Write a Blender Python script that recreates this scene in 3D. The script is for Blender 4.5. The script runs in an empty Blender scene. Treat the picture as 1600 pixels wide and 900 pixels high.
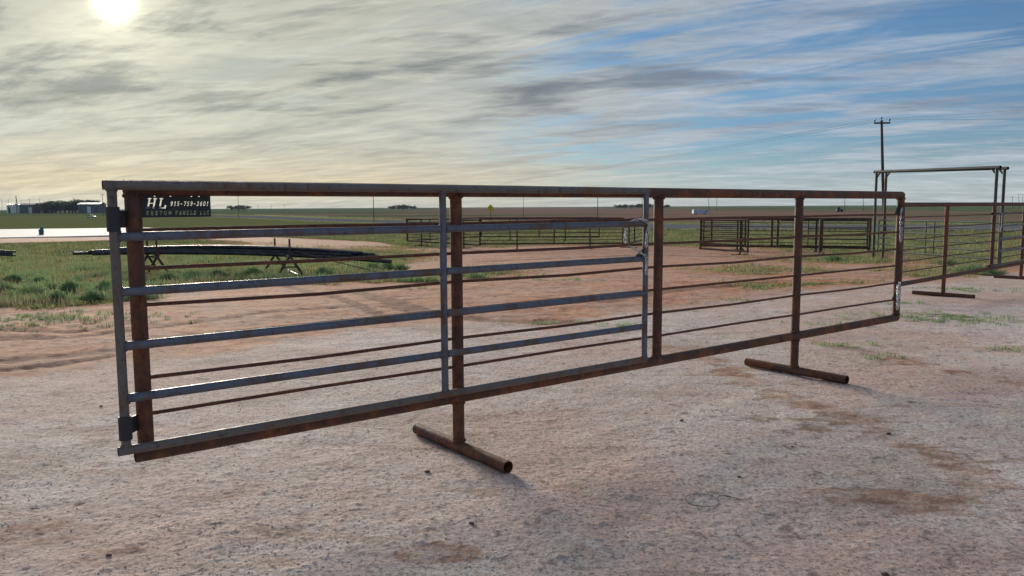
import bpy, math, random
import numpy as np
from mathutils import Vector, Matrix
R = math.radians
random.seed(7)
rng = np.random.default_rng(11)
sc = bpy.context.scene
C = sc.collection
# ------------------------------------------------------------------ camera
EYE, FPX, PITCH, ROLL = 1.5, 1223.5, .1031, -.0054
cam = bpy.data.objects.new('camera', bpy.data.cameras.new('camera')); C.objects.link(cam)
cam.data.sensor_width = 36; cam.data.lens = 36 * FPX / 1600
cam.data.clip_start = .05; cam.data.clip_end = 30000
cam.matrix_world = (Matrix.Translation((0, 0, EYE)) @ Matrix.Rotation(R(90) - PITCH, 4, 'X') @ Matrix.Rotation(ROLL, 4, 'Z'))
sc.camera = cam
# ------------------------------------------------------------------ light
SUN_EL, SUN_AZ = 12.9, -26.1          # degrees above the horizon, degrees to the right of +Y
sd = Vector((math.sin(R(SUN_AZ)) * math.cos(R(SUN_EL)), math.cos(R(SUN_AZ)) * math.cos(R(SUN_EL)), math.sin(R(SUN_EL))))
sl = bpy.data.lights.new('sun', 'SUN'); sun = bpy.data.objects.new('sun', sl); C.objects.link(sun)
sl.energy = 4.6; sl.angle = R(16); sl.color = (1, .9, .74)
sun.rotation_euler = sd.to_track_quat('Z', 'Y').to_euler()
sc.view_settings.view_transform = 'Standard'; sc.view_settings.look = 'None'
sc.view_settings.exposure = 0; sc.view_settings.gamma = 1; sc.view_settings.use_curve_mapping = False

class NT:
    def __init__(s, tree): s.t = tree; s.n = tree.nodes; s.l = tree.links; s.n.clear()
    def put(s, v, sock):
        if v is None: return
        if isinstance(v, bpy.types.NodeSocket): s.l.new(v, sock)
        else:
            if sock.type == 'RGBA' and len(v) == 3: v = (*v, 1)
            sock.default_value = v
    def node(s, typ, ins=None, **kw):
        n = s.n.new(typ)
        for k, v in kw.items(): setattr(n, k, v)
        for k, v in (ins or {}).items(): s.put(v, n.inputs[k])
        return n
    def m(s, op, a, b=None, c=None, clamp=False):
        n = s.node('ShaderNodeMath', operation=op, use_clamp=clamp)
        s.put(a, n.inputs[0]); s.put(b, n.inputs[1]); s.put(c, n.inputs[2]); return n.outputs[0]
    def vm(s, op, a, b=None, out=0):
        n = s.node('ShaderNodeVectorMath', operation=op); s.put(a, n.inputs[0])
        if b is not None: s.put(b, n.inputs['Scale'] if op == 'SCALE' else n.inputs[1])
        return n.outputs[out]
    def noise(s, vec, scale, detail=4, rough=.55, dist=0, out=0, lac=2.0):
        n = s.node('ShaderNodeTexNoise', {'Scale': scale, 'Detail': detail, 'Roughness': rough, 'Distortion': dist, 'Lacunarity': lac})
        if vec is not None: s.l.new(vec, n.inputs['Vector'])
        return n.outputs[out]
    def ramp(s, v, a, b, lo=0., hi=1., smooth=True):
        n = s.node('ShaderNodeMapRange', interpolation_type='SMOOTHSTEP' if smooth else 'LINEAR')
        s.put(v, n.inputs[0]); s.put(a, n.inputs[1]); s.put(b, n.inputs[2]); s.put(lo, n.inputs[3]); s.put(hi, n.inputs[4]); return n.outputs[0]
    def mix(s, f, a, b, mode='MIX'):
        n = s.node('ShaderNodeMix', data_type='RGBA', blend_type=mode)
        s.put(f, n.inputs[0]); s.put(a, n.inputs[6]); s.put(b, n.inputs[7]); return n.outputs[2]
    def xyz(s, v):
        n = s.node('ShaderNodeSeparateXYZ', {0: v}); return n.outputs
    def comb(s, x, y, z=0.):
        return s.node('ShaderNodeCombineXYZ', {0: x, 1: y, 2: z}).outputs[0]

# ------------------------------------------------------------------ sky
w = bpy.data.worlds.new('World'); sc.world = w; w.use_nodes = True
t = NT(w.node_tree)
sky = t.node('ShaderNodeTexSky', sky_type='NISHITA', sun_disc=False, sun_elevation=R(SUN_EL), sun_rotation=R(SUN_AZ), altitude=800, air_density=1.0, dust_density=1.0, ozone_density=1.6)
D = t.node('ShaderNodeTexCoord').outputs['Generated']
dx, dy, dz = t.xyz(D)
up = t.m('MAXIMUM', dz, 0.0)
k = t.m('ADD', up, .11)
px = t.m('DIVIDE', dx, k); py = t.m('DIVIDE', dy, k)
az = R(-62)
def streak(azd, stretch):
    a = R(azd); tx, ty = math.sin(a), math.cos(a)
    al = t.m('ADD', t.m('MULTIPLY', px, tx), t.m('MULTIPLY', py, ty))
    ac = t.m('ADD', t.m('MULTIPLY', px, ty), t.m('MULTIPLY', py, -tx))
    return t.comb(t.m('MULTIPLY', al, stretch), ac, 0.)
def warp(v, scale, amt):
    n = t.noise(v, scale, 3, .55, out=1)
    return t.vm('ADD', v, t.vm('SCALE', t.vm('SUBTRACT', n, (.5, .5, .5)), amt))
Q = warp(streak(-66, .40), 1.0, .55)
Q2 = warp(warp(streak(-56, .26), .8, .6), 2.6, .16)
big = t.noise(t.vm('ADD', Q, (3.1, 7.7, 0)), .8, 3, .5)
fib = t.noise(t.vm('ADD', Q2, (1.3, 2.2, 0)), 2.6, 10, .66, .6)
puf = t.noise(t.vm('ADD', Q, (9.2, 4.4, 0)), 2.3, 9, .62, .3)
sunv = tuple(sd)
dots = t.vm('DOT_PRODUCT', D, sunv, out=1)
nearw = t.ramp(dots, .70, 1.01, 0, 1)                  # towards the veiled sun
cov = t.m('ADD', t.m('ADD', t.m('MULTIPLY', fib, .62), t.m('MULTIPLY', puf, .38)), t.m('MULTIPLY', t.m('SUBTRACT', big, .5), .32))
cov = t.m('ADD', cov, t.m('MULTIPLY', nearw, t.ramp(up, .05, .11, .07, .135)))
cover = t.ramp(cov, .425, .58, .10, .97)
# thickness: thick cloud is darker and greyer
thick = t.noise(t.vm('ADD', warp(streak(-80, .42), 1.4, .5), (4.4, 1.7, 0)), 2.1, 9, .64, .2)
dark = t.ramp(t.m('ADD', thick, t.m('MULTIPLY', t.m('SUBTRACT', fib, .5), .45)), .45, .68)
warm = t.mix(nearw, (.41, .475, .56), (.55, .545, .45))
warm = t.mix(t.ramp(up, .015, .10, .75, 0), warm, t.mix(t.ramp(dots, .72, .97), (.52, .585, .60), (.74, .60, .38)))
warm = t.mix(t.ramp(up, .0, .035, .85, 0), warm, t.mix(t.ramp(dots, .6, .95), (.53, .58, .58), (.56, .56, .51)))
shade = t.mix(nearw, (.17, .22, .31), (.165, .18, .18))
ccol = t.mix(t.m('MULTIPLY', dark, t.ramp(up, .03, .16, .12, .82)), warm, shade)
Q3 = warp(warp(streak(-88, .38), 1.2, .5), 3., .15)
fine = t.m('ADD', t.m('MULTIPLY', t.noise(t.vm('ADD', Q2, (5, 5, 0)), 6, 8, .65, .2), .4), t.m('MULTIPLY', t.noise(t.vm('ADD', Q3, (2, 8, 0)), 4.2, 9, .68, .4), .6))
ccol = t.mix(1., ccol, t.node('ShaderNodeCombineColor', {0: t.ramp(fine, .32, .68, .76, 1.2), 1: t.ramp(fine, .32, .68, .78, 1.19), 2: t.ramp(fine, .32, .68, .81, 1.17)}).outputs[0], 'MULTIPLY')
# light of the sun through the veil
pd = t.m('MAXIMUM', dots, 0)
g1 = t.m("POWER", pd, 9000.)
g2 = t.m('POWER', pd, 420.)
g3 = t.m('POWER', pd, 30.)
veil = t.m('MULTIPLY', g2, t.m('SUBTRACT', 1.05, t.m('MULTIPLY', dark, .75)))
glow = t.vm('ADD', t.vm('SCALE', (1, .96, .80), t.m('MULTIPLY', g1, 2.6)), t.vm('ADD', t.vm('SCALE', (1, .92, .62), t.m('MULTIPLY', veil, .34)), t.vm('SCALE', (1, .92, .66), t.m('MULTIPLY', g3, .09))))
ccol = t.vm('ADD', ccol, glow)
hz = t.ramp(up, .01, .065, .9, 0)
cover = t.m('MAXIMUM', t.m('MAXIMUM', cover, hz), t.ramp(dots, .80, .93, 0, .93))
blue = t.mix(1., sky.outputs[0], t.mix(t.ramp(up, .05, .2), (.54, .80, 1.18), (.50, .84, 1.18)), 'MULTIPLY')
bsky = t.node('ShaderNodeBackground', {0: blue, 1: .075})
bcl = t.node('ShaderNodeBackground', {0: ccol, 1: 1.0})
mx = t.node('ShaderNodeMixShader', {0: cover, 1: bsky.outputs[0], 2: bcl.outputs[0]})
out = t.node('ShaderNodeOutputWorld'); t.l.new(mx.outputs[0], out.inputs[0])
w.cycles.sampling_method = 'AUTOMATIC'

# ------------------------------------------------------------------ terrain height and pixel -> ground helper
TY = [-9000, 8, 13.5, 20, 28, 36, 60, 120, 250, 600, 12000]
TZ = [0, 0, -.09, -.27, -.5, -.62, -.85, -1.6, -2.9, -3.0, -3.0]
def gz(y): return np.interp(y, TY, TZ)
_c, _s = math.cos(ROLL), math.sin(ROLL); _cp, _sp = math.cos(PITCH), math.sin(PITCH)
def ray(u, v):
    X, Y = u - 800, v - 450
    x, y = X * _c + Y * _s, -X * _s + Y * _c
    return np.array([x, FPX * _cp - y * _sp, -y * _cp - FPX * _sp]) / FPX
def at(u, v):
    """the ground point seen at photo position (u, v)"""
    d = ray(u, v); lo, hi = .5, 9000.
    for _ in range(60):
        mid = (lo * hi) ** .5
        if EYE + d[2] * mid > gz(d[1] * mid): lo = mid
        else: hi = mid
    return Vector((d[0] * lo, d[1] * lo, float(gz(d[1] * lo))))
def dep(u, v, y):
    """the point at forward distance y seen at (u, v)"""
    d = ray(u, v); k = y / d[1]
    return Vector((d[0] * k, y, EYE + d[2] * k))

# ------------------------------------------------------------------ numpy noise
_perm = np.random.default_rng(5).permutation(256); _perm = np.concatenate([_perm, _perm])
_ang = np.random.default_rng(6).random(256) * 6.283
def pn(x, y):
    xi = np.floor(x).astype(int); yi = np.floor(y).astype(int); xf = x - xi; yf = y - yi
    xi &= 255; yi &= 255
    u = xf * xf * xf * (xf * (xf * 6 - 15) + 10); v = yf * yf * yf * (yf * (yf * 6 - 15) + 10)
    def g(ix, iy, fx, fy):
        a = _ang[_perm[_perm[ix & 255] + (iy & 255)]]; return np.cos(a) * fx + np.sin(a) * fy
    a = g(xi, yi, xf, yf) * (1 - u) + g(xi + 1, yi, xf - 1, yf) * u
    b = g(xi, yi + 1, xf, yf - 1) * (1 - u) + g(xi + 1, yi + 1, xf - 1, yf - 1) * u
    return (a * (1 - v) + b * v) * 1.4
def fbm(x, y, o=4, g=.5):
    s = 0; a = 1; n = 0
    for i in range(o):
        s = s + a * pn(x * 2 ** i + 17.3 * i, y * 2 ** i + 9.1 * i); n += a; a *= g
    return s / n
def sst(a, b, x):
    k = np.clip((x - a) / (b - a), 0, 1); return k * k * (3 - 2 * k)

# ------------------------------------------------------------------ mesh helpers
class MB:
    def __init__(s): s.v = []; s.f = []; s.sm = []; s.mi = []
    def add(s, vs, fs, smooth=False, mi=0):
        o = len(s.v); s.v += [tuple(p) for p in vs]
        for f in fs: s.f.append(tuple(i + o for i in f)); s.sm.append(smooth); s.mi.append(mi)
    def box(s, c, size, rot=None, mi=0):
        vs = [Vector((a * size[0] / 2, b * size[1] / 2, d * size[2] / 2)) for a in (-1, 1) for b in (-1, 1) for d in (-1, 1)]
        if rot is not None: vs = [rot @ p for p in vs]
        s.add([p + Vector(c) for p in vs], [(0, 1, 3, 2), (4, 6, 7, 5), (0, 4, 5, 1), (2, 3, 7, 6), (0, 2, 6, 4), (1, 5, 7, 3)], mi=mi)
    def path(s, pts, r, n=12, caps=True, hollow=0, closed=False, mi=0):
        pts = [Vector(p) for p in pts]; N = len(pts)
        rs = r if isinstance(r, (list, tuple)) else [r] * N
        prev = None; rings = []
        for i, p in enumerate(pts):
            a = pts[(i - 1) % N] if (i > 0 or closed) else p
            b = pts[(i + 1) % N] if (i < N - 1 or closed) else p
            T = (b - a).normalized()
            if prev is None:
                ref = Vector((0, 0, 1)) if abs(T.z) < .9 else Vector((1, 0, 0))
                X = T.cross(ref).normalized()
            else: X = (prev - T * prev.dot(T)).normalized()
            prev = X; Y = T.cross(X)
            rings.append([p + (X * math.cos(2 * math.pi * j / n) + Y * math.sin(2 * math.pi * j / n)) * rs[i] for j in range(n)])
        vs = [q for rg in rings for q in rg]; fs = []
        for i in range(N if closed else N - 1):
            i2 = (i + 1) % N
            for j in range(n): fs.append((i * n + j, i * n + (j + 1) % n, i2 * n + (j + 1) % n, i2 * n + j))
        s.add(vs, fs, True, mi)
        if closed: return
        for e, (rg, T) in enumerate(((rings[0], (pts[1] - pts[0]).normalized()), (rings[-1], (pts[-2] - pts[-1]).normalized()))):
            if hollow:
                c = sum(rg, Vector()) / n; k = hollow
                inner = [c + (q - c) * k for q in rg]; deep = [q + T * min(.25, (pts[0] - pts[-1]).length * .4) for q in inner]
                o = rg + inner + deep
                f = [(j, (j + 1) % n, n + (j + 1) % n, n + j) for j in range(n)] + [(n + j, n + (j + 1) % n, 2 * n + (j + 1) % n, 2 * n + j) for j in range(n)]
                f.append(tuple(2 * n + j for j in range(n)))
                s.add(o, f, False, mi)
            elif caps: s.add(rg, [tuple(range(n)) if e else tuple(range(n - 1, -1, -1))], False, mi)
    def ball(s, c, r, n=8, m=5, jit=0, mi=0, smooth=True):
        vs = [Vector((0, 0, 1))]; 
        for i in range(1, m):
            a = math.pi * i / m
            for j in range(n):
                b = 2 * math.pi * j / n; vs.append(Vector((math.sin(a) * math.cos(b), math.sin(a) * math.sin(b), math.cos(a))))
        vs.append(Vector((0, 0, -1))); rr = r if isinstance(r, (tuple, list)) else (r, r, r)
        vs = [Vector((p.x * rr[0], p.y * rr[1], p.z * rr[2])) * (1 + random.uniform(-jit, jit)) + Vector(c) for p in vs]
        fs = [(0, 1 + j, 1 + (j + 1) % n) for j in range(n)]
        for i in range(m - 2):
            for j in range(n): fs.append((1 + i * n + j, 1 + (i + 1) * n + j, 1 + (i + 1) * n + (j + 1) % n, 1 + i * n + (j + 1) % n))
        L = len(vs) - 1; fs += [(L, 1 + (m - 2) * n + (j + 1) % n, 1 + (m - 2) * n + j) for j in range(n)]
        s.add(vs, fs, smooth, mi)
def tag(o, label=None, cat=None, group=None, kind=None):
    for k, v in (('label', label), ('category', cat), ('group', group), ('kind', kind)):
        if v: o[k] = v
    return o
def thing(name, loc, label, cat, group=None):
    o = bpy.data.objects.new(name, None); C.objects.link(o); o.location = Vector(loc); o.empty_display_size = .2
    return tag(o, label, cat, group)
def wloc(o):
    p = Vector(o.location)
    while o.parent: o = o.parent; p += Vector(o.location)
    return p
def obj(name, mb, mat, parent=None, loc=None):
    base = wloc(parent) if parent else Vector((0, 0, 0))
    lo = Vector(loc) if loc is not None else base
    me = bpy.data.meshes.new(name)
    me.from_pydata([tuple(Vector(p) - lo) for p in mb.v], [], mb.f)
    me.polygons.foreach_set('use_smooth', mb.sm)
    mats = mat if isinstance(mat, (list, tuple)) else [mat]
    for m_ in mats: me.materials.append(m_)
    if len(mats) > 1: me.polygons.foreach_set('material_index', mb.mi)
    me.update()
    o = bpy.data.objects.new(name, me); C.objects.link(o)
    o.location = lo - base; o.parent = parent
    return o
def npmesh(name, V, F, mat, smooth=False):
    me = bpy.data.meshes.new(name); n = F.shape[1]
    me.vertices.add(len(V)); me.vertices.foreach_set('co', V.astype(np.float32).ravel())
    me.loops.add(F.size); me.loops.foreach_set('vertex_index', F.astype(np.int32).ravel())
    me.polygons.add(len(F)); me.polygons.foreach_set('loop_start', np.arange(0, F.size, n, dtype=np.int32))
    try: me.polygons.foreach_set('loop_total', np.full(len(F), n, np.int32))
    except Exception: pass
    me.polygons.foreach_set('use_smooth', np.full(len(F), smooth))
    me.materials.append(mat); me.update(calc_edges=True); me.validate()
    o = bpy.data.objects.new(name, me); C.objects.link(o); return o

# ------------------------------------------------------------------ materials
def mat(name):
    m_ = bpy.data.materials.new(name); m_.use_nodes = True; t = NT(m_.node_tree)
    b = t.node('ShaderNodeBsdfPrincipled'); o = t.node('ShaderNodeOutputMaterial'); t.l.new(b.outputs[0], o.inputs[0])
    return m_, t, b
def metal(name, c1, c2, c3=None, rough=(.5, .8), metallic=0., amt=(.45, .62), scale=9, bump=.15, stripe=True):
    m_, t, b = mat(name)
    co = t.node('ShaderNodeTexCoord').outputs['Object']
    v = t.vm('MULTIPLY', co, (1, 1, .6 if stripe else 1))
    n1 = t.noise(v, scale, 6, .65, .4); n2 = t.noise(t.vm('ADD', v, (3, 5, 7)), scale * 4.5, 5, .7)
    f = t.ramp(n1, amt[0], amt[1])
    col = t.mix(f, c1, c2)
    if c3: col = t.mix(t.ramp(n2, .52, .70), col, c3)
    t.put(col, b.inputs['Base Color'])
    t.put(t.ramp(t.m('ADD', t.m('MULTIPLY', n1, .6), t.m('MULTIPLY', n2, .4)), .35, .65, rough[0], rough[1]), b.inputs['Roughness'])
    if metallic: t.put(t.m('MULTIPLY', t.m('SUBTRACT', 1., f), metallic), b.inputs['Metallic'])
    bp = t.node('ShaderNodeBump', {'Strength': bump, 'Distance': .004, 'Height': n2}); t.l.new(bp.outputs[0], b.inputs['Normal'])
    return m_
M = {}
M['rust'] = metal('rusty_pipe', (.085, .037, .023), (.20, .072, .032), (.042, .023, .018), (.55, .85), scale=7)
M['rust_rod'] = metal('rusty_rod', (.11, .042, .026), (.20, .072, .038), (.06, .028, .019), (.6, .9), scale=12)
M['steel'] = metal('mill_scale_steel', (.14, .155, .20), (.13, .075, .05), (.08, .085, .10), (.34, .6), .5, (.48, .64), 7)
M['steel_dull'] = metal('dull_primed_steel', (.16, .14, .13), (.17, .088, .048), (.075, .07, .065), (.5, .75), .2, (.50, .66), 6)
M['dark_iron'] = metal('dark_iron', (.035, .04, .05), (.06, .045, .035), None, (.5, .8), .3)
M['far_rust'] = metal('weathered_pipe', (.06, .034, .025), (.13, .058, .036), None, (.6, .9), scale=3)
M['green_steel'] = metal('blue_green_gate_paint', (.06, .10, .10), (.08, .10, .09), None, (.4, .6), .0, scale=4)
M['tall_frame'] = metal('green_grey_pipe', (.055, .075, .07), (.09, .055, .04), None, (.5, .8), .2, scale=4)
M['zinc'] = metal('zinc_chain', (.62, .64, .66), (.40, .41, .42), None, (.3, .5), .5, scale=30, bump=.05)
M['black_pipe'] = metal('black_stock_pipe', (.022, .024, .028), (.045, .045, .05), None, (.35, .6), .3, scale=5)
M['weld'] = metal('weld_bead', (.05, .045, .045), (.13, .06, .035), None, (.5, .8), scale=40)
M['plate'] = metal('painted_black_plate', (.018, .022, .026), (.03, .034, .04), None, (.45, .6), scale=15, bump=.05)
M['wood'] = metal('weathered_pole_wood', (.07, .05, .04), (.11, .085, .07), None, (.8, .95), scale=3)
M['wire'] = metal('line_wire', (.10, .11, .12), (.14, .14, .15), None, (.5, .7))
M['ceramic'] = metal('insulator', (.25, .2, .17), (.3, .25, .2), None, (.2, .3))
M['yellow'] = metal('yellow_sign_paint', (.75, .52, .02), (.65, .45, .03), None, (.4, .5), scale=3, bump=0)
M['black'] = metal('black_paint', (.02, .02, .02), (.03, .03, .03), None, (.5, .6))
M['white'] = metal('white_paint', (.78, .78, .76), (.68, .68, .66), None, (.35, .5), scale=1)
M['trailer_paint'] = metal('blue_white_trailer_paint', (.42, .48, .56), (.5, .55, .62), None, (.4, .5), scale=1)
M['shed_wall'] = metal('shed_siding', (.07, .09, .13), (.10, .12, .16), None, (.6, .7), scale=.3)
M['shed_roof'] = metal('pale_metal_roof', (.75, .75, .74), (.66, .66, .66), None, (.35, .45), scale=.2)
M['glass'] = metal('dark_window', (.03, .04, .05), (.04, .05, .06), None, (.05, .1), bump=0)
M['rubber'] = metal('tyre_rubber', (.02, .02, .02), (.03, .03, .03), None, (.7, .9))
M['teal'] = metal('teal_drum', (.02, .10, .11), (.03, .12, .13), None, (.4, .6), scale=2)
M['tractor'] = metal('dark_green_machine', (.03, .05, .03), (.05, .06, .04), None, (.5, .7), scale=1)

def leafmat(name, c1, c2, c3, patch=0.):
    m_, t, b = mat(name)
    co = t.node('ShaderNodeNewGeometry').outputs['Position']
    n = t.noise(co, .55, 5, .65); r = t.node('ShaderNodeNewGeometry').outputs['Random Per Island']
    n2 = t.noise(t.vm('ADD', co, (40, 9, 0)), .28, 6, .7); col = t.mix(t.ramp(n, .42, .58), c1, c2); col = t.mix(t.m('MULTIPLY', r, .5), col, c3); col = t.mix(t.ramp(n2, .52, .66, 0, patch), col, (.30, .22, .12))
    t.put(col, b.inputs['Base Color']); b.inputs['Roughness'].default_value = .6
    tr = t.node('ShaderNodeBsdfTranslucent', {0: col}); mx = t.node('ShaderNodeMixShader', {0: .45, 1: b.outputs[0], 2: tr.outputs[0]})
    t.l.new(mx.outputs[0], [x for x in t.n if x.type == 'OUTPUT_MATERIAL'][0].inputs[0])
    return m_
M['grass'] = leafmat('grass_blades', (.15, .22, .085), (.26, .29, .12), (.46, .42, .20), .85)
M['weed'] = leafmat('weed_leaves', (.17, .28, .13), (.24, .36, .16), (.36, .42, .22), .4)
M['leaves'] = leafmat('tree_leaves', (.04, .065, .03), (.06, .085, .04), (.08, .10, .05))
M['straw'] = leafmat('dry_straw', (.40, .32, .18), (.30, .24, .13), (.5, .42, .26))

# ground: soil kinds are stored per vertex, the shader breaks their edges up
m_, t, b = mat('ranch_ground'); M['ground'] = m_
G = t.node('ShaderNodeNewGeometry').outputs['Position']
def attr(n): return t.node('ShaderNodeAttribute', attribute_name=n, attribute_type='GEOMETRY').outputs['Fac']
aC, aG, aS, aR, aF, aD = attr('caliche'), attr('grass'), attr('stain'), attr('rut'), attr('field'), attr('dry')
n_l = t.noise(G, .35, 5, .6); n_m = t.noise(G, 2.3, 7, .68, .3); n_f = t.noise(G, 24, 7, .72); n_p = t.noise(G, 95, 4, .7)
n_s = t.noise(t.vm('MULTIPLY', G, (.8, 2.4, 1)), 1.6, 7, .65, .5)
n_q = t.noise(t.vm('ADD', G, (31, 7, 0)), 7.5, 7, .7, .4)
n_d = t.noise(t.vm('ADD', G, (11, 3, 0)), .9, 6, .6, .3); n_g = t.noise(t.vm('ADD', G, (5, 17, 0)), 48, 6, .75)
pale = t.mix(t.ramp(n_m, .34, .66), (.64, .50, .44), (.72, .63, .58))
pale = t.mix(t.ramp(n_l, .44, .60, 0, .85), pale, (.66, .44, .355))
pale = t.mix(t.ramp(n_d, .52, .66, 0, .8), pale, (.52, .42, .35))
pale = t.mix(t.ramp(n_s, .54, .68, 0, .8), pale, (.42, .27, .20))
pale = t.mix(t.ramp(n_q, .56, .66, 0, .9), pale, (.23, .165, .135))
n_k = t.noise(t.vm('ADD', G, (61, 23, 0)), 4.2, 9, .78, .5)
pale = t.mix(t.ramp(n_k, .575, .66, 0, .85), pale, (.20, .14, .115))
pale = t.mix(t.ramp(n_k, .42, .34, 0, .6), pale, (.72, .70, .68))
pale = t.mix(t.ramp(n_q, .42, .28, 0, .8), pale, (.72, .69, .66))
pale = t.mix(t.ramp(n_f, .50, .60, 0, .7), pale, (.33, .26, .225))  # dark flecks, here and next line: shading of backlit relief put into soil colour
pale = t.mix(t.ramp(n_g, .53, .61, 0, .8), pale, (.19, .145, .125))
pale = t.mix(t.ramp(n_g, .44, .35, 0, .7), pale, (.80, .76, .72))
red = t.mix(t.ramp(n_m, .38, .62), (.48, .205, .118), (.64, .345, .215))
red = t.mix(t.ramp(n_d, .45, .60, 0, .7), red, (.50, .34, .26))
red = t.mix(t.ramp(n_s, .50, .66), red, (.30, .155, .11))
red = t.mix(t.ramp(n_q, .52, .64, 0, .85), red, (.17, .08, .055))
red = t.mix(t.ramp(n_q, .42, .30, 0, .6), red, (.66, .50, .41))
red = t.mix(t.ramp(n_f, .54, .68, 0, .7), red, (.22, .12, .09))
damp = t.mix(t.ramp(n_m, .3, .7), (.17, .085, .06), (.25, .13, .09))
turf = t.mix(t.ramp(n_m, .38, .6), (.095, .14, .05), (.20, .20, .085))
turf = t.mix(t.ramp(n_l, .5, .66, 0, .6), turf, (.26, .20, .12))
turf = t.mix(t.ramp(n_q, .55, .7, 0, .6), turf, (.12, .09, .06))
def edge(a, k=.5, lo=.42, hi=.58): return t.ramp(t.m('ADD', a, t.m('ADD', t.m('MULTIPLY', t.m('SUBTRACT', n_s, .5), k * 1.6), t.m('MULTIPLY', t.m('SUBTRACT', n_q, .5), k * .9))), lo, hi)
col = t.mix(edge(aC, .55, .38, .62), red, pale)
col = t.mix(t.m('MULTIPLY', t.ramp(t.m('ADD', t.m('MULTIPLY', aS, .55), t.m('ADD', t.m('MULTIPLY', n_s, .75), t.m('MULTIPLY', n_q, .45))), .93, 1.16), .85), col, t.mix(t.ramp(n_q, .35, .65), (.50, .30, .20), (.27, .14, .095)))
col = t.mix(edge(aD, .9, .5, .68), col, (.30, .215, .15))
col = t.mix(t.m('MULTIPLY', t.ramp(t.m('ADD', t.m('MULTIPLY', aR, .5), t.m('ADD', t.m('MULTIPLY', n_s, .75), t.m('MULTIPLY', n_q, .5))), .88, 1.15), .8), col, damp)
col = t.mix(edge(aG, 1.3, .46, .64), col, turf)
# farmland beyond the road: long bands of stubble, green crop and ploughed soil
nf = t.noise(t.vm('MULTIPLY', G, (.0035, .013, 0)), 1., 5, .55, .3); nf2 = t.noise(t.vm('MULTIPLY', G, (.03, .11, 0)), 1., 6, .65)
fx, fy, fz = t.xyz(G)
bandf = t.ramp(t.m('ADD', fy, t.m('MULTIPLY', nf, 120)), 200, 290)
nearf = t.mix(t.ramp(nf2, .38, .62), (.09, .15, .065), (.20, .20, .105))
farc = t.mix(t.ramp(t.m('SUBTRACT', t.m('ADD', nf, .14), t.m('DIVIDE', t.m('ABSOLUTE', t.m('SUBTRACT', fx, 70.)), 1900.)), .46, .60), (.10, .15, .07), (.27, .165, .13))
farc = t.mix(t.ramp(nf2, .45, .65, 0, .5), farc, (.10, .10, .055))
fcol = t.mix(bandf, nearf, farc)
col = t.mix(aF, col, fcol)
t.put(col, b.inputs['Base Color']); b.inputs['Roughness'].default_value = .92; t.put(t.m('SUBTRACT', .2, t.m('MAXIMUM', aF, t.m('MULTIPLY', aG, .5)), clamp=True), b.inputs['Specular IOR Level'])
hh = t.m('ADD', t.m('ADD', t.m('MULTIPLY', n_q, .8), t.m('MULTIPLY', n_f, .7)), t.m('ADD', t.m('MULTIPLY', n_g, .3), t.m('MULTIPLY', n_p, .12)))
bp = t.node('ShaderNodeBump', {'Strength': .8, 'Distance': .022, 'Height': hh}); t.l.new(bp.outputs[0], b.inputs['Normal'])
# concrete slab, asphalt
m_, t, b = mat('pale_concrete'); M['slab'] = m_
G = t.node('ShaderNodeNewGeometry').outputs['Position']; n = t.noise(G, .4, 6, .6); n2 = t.noise(G, 6, 4, .6)
t.put(t.mix(t.ramp(n, .35, .65), (.60, .59, .56), (.68, .67, .64)), b.inputs['Base Color']); b.inputs['Specular IOR Level'].default_value = .15; t.put(t.ramp(n2, .3, .7, .76, .88), b.inputs['Roughness'])
m_, t, b = mat('asphalt'); M['road'] = m_
G = t.node('ShaderNodeNewGeometry').outputs['Position']; n = t.noise(G, .5, 5, .6); n2 = t.noise(G, 14, 4, .7)
c = t.mix(t.ramp(n, .35, .65), (.135, .140, .155), (.18, .185, .20)); t.put(t.mix(t.ramp(n2, .4, .7, 0, .5), c, (.2, .2, .2)), b.inputs['Base Color']); b.inputs['Roughness'].default_value = .9; b.inputs['Specular IOR Level'].default_value = 0.
m_, t, b = mat('loose_stone'); M['stone'] = m_
r = t.node('ShaderNodeNewGeometry').outputs['Random Per Island']; G = t.node('ShaderNodeNewGeometry').outputs['Position']
cr = t.node('ShaderNodeValToRGB', {0: r}); e = cr.color_ramp
e.elements[0].color = (.30, .20, .16, 1); e.elements[1].color = (.66, .62, .58, 1); e.elements[1].position = .95
for p_, c_ in ((.25, (.36, .27, .22, 1)), (.5, (.46, .39, .35, 1)), (.75, (.52, .46, .42, 1))): x_ = e.elements.new(p_); x_.color = c_
t.put(cr.outputs[0], b.inputs['Base Color']); b.inputs['Roughness'].default_value = .9

# ------------------------------------------------------------------ ground sheet
def poly(pts): return [(q.x, q.y) for q in (at(*p) for p in pts)]
def sdist(x, y, pl):
    """signed distance to a polygon, positive inside"""
    d = np.full(x.shape, 1e9); ins = np.zeros(x.shape, bool); n = len(pl)
    for i in range(n):
        ax, ay = pl[i]; bx, by = pl[(i + 1) % n]; ex, ey = bx - ax, by - ay
        tt = np.clip(((x - ax) * ex + (y - ay) * ey) / (ex * ex + ey * ey + 1e-9), 0, 1)
        d = np.minimum(d, np.hypot(x - ax - tt * ex, y - ay - tt * ey))
        c = ((ay > y) != (by > y)) & (x < ex * (y - ay) / (ey + (1e-12 if ey == 0 else 0)) + ax); ins ^= c
    return np.where(ins, d, -d)
def pdist(x, y, pl):
    d = np.full(x.shape, 1e9)
    for i in range(len(pl) - 1):
        ax, ay = pl[i]; bx, by = pl[i + 1]; ex, ey = bx - ax, by - ay
        tt = np.clip(((x - ax) * ex + (y - ay) * ey) / (ex * ex + ey * ey + 1e-9), 0, 1)
        d = np.minimum(d, np.hypot(x - ax - tt * ex, y - ay - tt * ey))
    return d
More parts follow.
